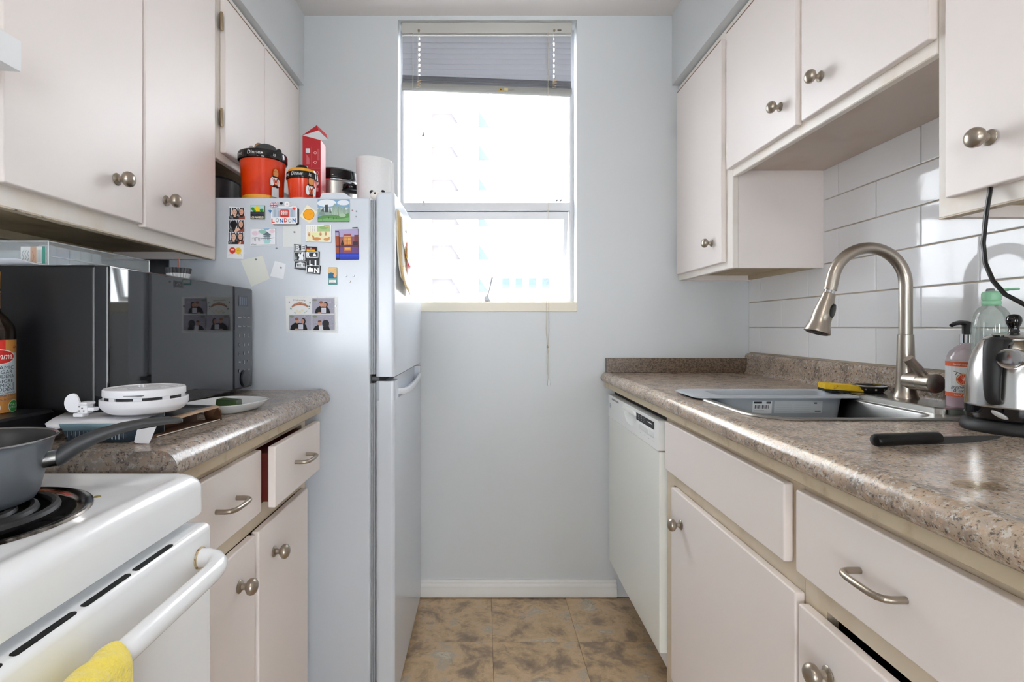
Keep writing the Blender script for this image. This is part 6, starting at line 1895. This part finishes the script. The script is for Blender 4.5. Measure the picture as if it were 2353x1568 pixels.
# dark carton, open on its long side
kc = thing('open_carton', 'flat black carton with kraft lining lying open on its side by the plate', 'carton', (-.565, .915, ZL))
KR = M('kraft_board', (186, 158, 130), .7); KRD = M('kraft_inside', (98, 66, 42), .75); BKC = M('carton_black', (26, 24, 24), .4)
b = MB()
zc_ = ZL + .0012
b.face([(-.640, .850, .9665), (-.527, .838, .9630), (-.508, .985, .9665), (-.625, .995, .9690)], 0)
b.face([(-.640, .850, zc_), (-.527, .838, zc_), (-.504, .992, zc_), (-.625, .995, zc_)], 2)
b.face([(-.640, .850, .9665), (-.625, .995, .9690), (-.625, .995, zc_), (-.640, .850, zc_)], 2)
b.face([(-.556, .841, .9636), (-.556, .841, zc_), (-.545, .989, zc_), (-.545, .989, .9670)], 2)
ck = b.build('board', [BKC, KR, KRD], kc, fix=False)
ck.modifiers.new('thickness', 'SOLIDIFY').thickness = .0010
b = MB()
b.loft([[(-.5275, .838, .9638), (-.5125, .842, .9615)], [(-.518, .910, .9660), (-.506, .913, .9630)], [(-.5085, .985, .9675), (-.499, .987, .9640)]], False, False, False)
e_ = b.build('kraft_lip', KR, kc, fix=False); e_.modifiers.new('thickness', 'SOLIDIFY').thickness = .0008
b = MB()
b.face([(-.5335, .986, .9660), (-.5085, .986, .9665), (-.5005, .992, .9560), (-.500, .994, zc_), (-.530, .992, zc_)], 0)
e_ = b.build('end_flap', KRD, kc, fix=False); e_.modifiers.new('thickness', 'SOLIDIFY').thickness = .0010
MB().tube([(-.5265, .838, zc_ + .0006), (-.5035, .992, zc_ + .0006)], .0009, 6).build('white_edge', PM('#e6e0d8'), kc)
p = Print(lambda u, v, l: (u, v, .9652 + (v - .84) * .026 + (u + .527) * -.03 + l), .0015)
p.poly([(-.585, .93), (-.578, .93), (-.566, .985), (-.574, .985)], '#b52a2a')
p.build('red_stripe', kc)

# smoke alarm resting on the cartons
ax, ay, az = -.5605, .862, .9772
sa_ = thing('smoke_alarm', 'round white smoke alarm lying on the opened packaging', 'smoke alarm', (ax, ay, az))
ALW = M('alarm_white', (228, 228, 232), .4)
MB().lathe([(0., 0), (0.0504, 0), (0.05544, .003), (0.0609, .009), (0.06258, .013), (0.06258, .0215), (0.0609, .0225), (0.06006, .0205), (0.0546, .0205), (0., .0205)], (ax, ay, az), 'Z', 64).build('mounting_ring', ALW, sa_)
MB().lathe([(0.05544, .0205), (0.05544, .0262)], (ax, ay, az), 'Z', 64).build('vent_gap', M('alarm_gap', (26, 26, 28), .6), sa_)
vr = MB()
for k in range(9):
    a = 2 * PI * k / 9 + .22
    vr.loft([[(ax + r * math.cos(a + d), ay + r * math.sin(a + d), az + z) for r, z in ((.0552, .0205), (.0577, .0205), (.0577, .0265), (.0552, .0265))] for d in (-.10, 0, .10)])
vr.build('vent_rib', ALW, sa_)
MB().lathe([(0.05544, .0262), (0.05796, .0266), (0.0588, .028), (0.05863, .0368), (0.05754, .0385), (0.05376, .0390), (0.0525, .0375), (0.0252, .0385), (0., .0385)], (ax, ay, az), 'Z', 64).build('cover', ALW, sa_)
gr_ = MB()
for k in range(6):
    x = ax - .040 + .0042 * k
    gr_.box(x, x + .0022, ay - .022 + .002 * k, ay + .010, az + .0384, az + .0394)
gr_.lathe([(0., .0385), (0.01008, .0385), (0.01008, .0396), (0., .0398)], (ax + .032, ay + .017, az), 'Z', 22)
gr_.box(ax - .008, ax - .006, ay - .004, ay + .002, az + .0385, az + .0425); gr_.box(ax - .002, ax, ay - .004, ay + .002, az + .0385, az + .0425)
gr_.lathe([(0.02058, .0386), (0.02201, .0394), (0.02352, .0386)], (ax + .006, ay - .012, az), 'Z', 32)
gr_.build('relief', M('alarm_relief', (206, 206, 210), .45), sa_)
MB().box(ax + .004, ax + .032, ay - .0590, ay - .0525, az + .0305, az + .0312).build('slot', M('alarm_slot', (60, 60, 64), .6), sa_)
# plastic wall bracket standing against the alarm
wb_ = thing('mounting_bracket', 'small white plastic bracket with a fan shaped paddle beside the smoke alarm', 'bracket', (-.640, .815, zk))
fan0 = [(-.6310, .9865), (-.6370, .9825), (-.6450, .9815), (-.6520, .9850), (-.6560, .9930), (-.6550, 1.0020), (-.6500, 1.0085), (-.6430, 1.0110), (-.6375, 1.0085), (-.6340, 1.0020), (-.6315, .9960), (-.6280, .9930)]
fan = []
for k in range(len(fan0)):
    p0, p1, p2, p3 = (Vector(fan0[(k + d) % len(fan0)]) for d in (-1, 0, 1, 2))
    for t in (0, .33, .66):
        q = .5 * (2 * p1 + (p2 - p0) * t + (2 * p0 - 5 * p1 + 4 * p2 - p3) * t * t + (3 * p1 - p0 - 3 * p2 + p3) * t ** 3)
        fan.append((q.x, q.y))
MB().prism(fan, .8135, .8165, 'XZ').build('paddle', ALW, wb_)
b = MB()
b.box(-.632, -.616, .808, .822, .980, .9945, .002); b.box(-.628, -.614, .805, .824, .9935, .9985, .002); b.box(-.637, -.622, .806, .820, .9755, .9815, .0015); b.box(-.618, -.606, .809, .820, .984, .990, .0015)
b.build('clip_body', ALW, wb_)
b = MB()
for x, z in ((-.629, .984), (-.6245, .988), (-.629, .9905), (-.622, .984)): b.box(x, x + .0018, .8072, .8085, z, z + .0018)
b.build('screw_hole', PM('#5a5c62'), wb_)

# plate with a chunk of cucumber
plx, ply = -.548, 1.115
plt = thing('plate', 'white square plate with rounded corners on the countertop beside the fridge', 'plate', (plx, ply, ZL))
def sup(a, b_, z, n=56, e=3.0, rot=-.25):
    out = []
    for k in range(n):
        t = 2 * PI * k / n
        c_, s_ = math.cos(t), math.sin(t)
        x = a * math.copysign(abs(c_) ** (2 / e), c_); y = b_ * math.copysign(abs(s_) ** (2 / e), s_)
        out.append((plx + x * math.cos(rot) - y * math.sin(rot), ply + x * math.sin(rot) + y * math.cos(rot), z))
    return out
PORC = M('white_porcelain', (228, 232, 234), .12, spec=.6)
MB().loft([sup(.046, .05, ZL + .0005), sup(.050, .054, ZL + .0005), sup(.056, .061, ZL + .004), sup(.0685, .074, ZL + .0165), sup(.0705, .0765, ZL + .0195), sup(.0695, .0755, ZL + .0202), sup(.0675, .0735, ZL + .0190), sup(.055, .060, ZL + .0075), sup(.046, .05, ZL + .0055)]).build('dish', PORC, plt, sharp=60)
ck_ = thing('cucumber_chunk', 'dark green cucumber chunk standing on the white plate', 'cucumber', (-.532, 1.085, ZL + .006))
b = MB()
c0 = (-.532, 1.085)
prof_ = [(-.0225, .0), (.0225, .0), (.0232, .003), (.0205, .0205), (-.0185, .0235), (-.0195, .0225)]
b.loft([[(c0[0] + x, c0[1] - .010, ZL + .0058 + z) for x, z in prof_], [(c0[0] + x * 1.0, c0[1] - .013 , ZL + .0058 + z) for x, z in prof_][::1], [(c0[0] + x * .98, c0[1] + .014, ZL + .0058 + z) for x, z in prof_]])
b.build('flesh', M('cucumber_skin', (44, 66, 34), .3, var=(45, (70, 92, 46), .45, .65)), ck_)
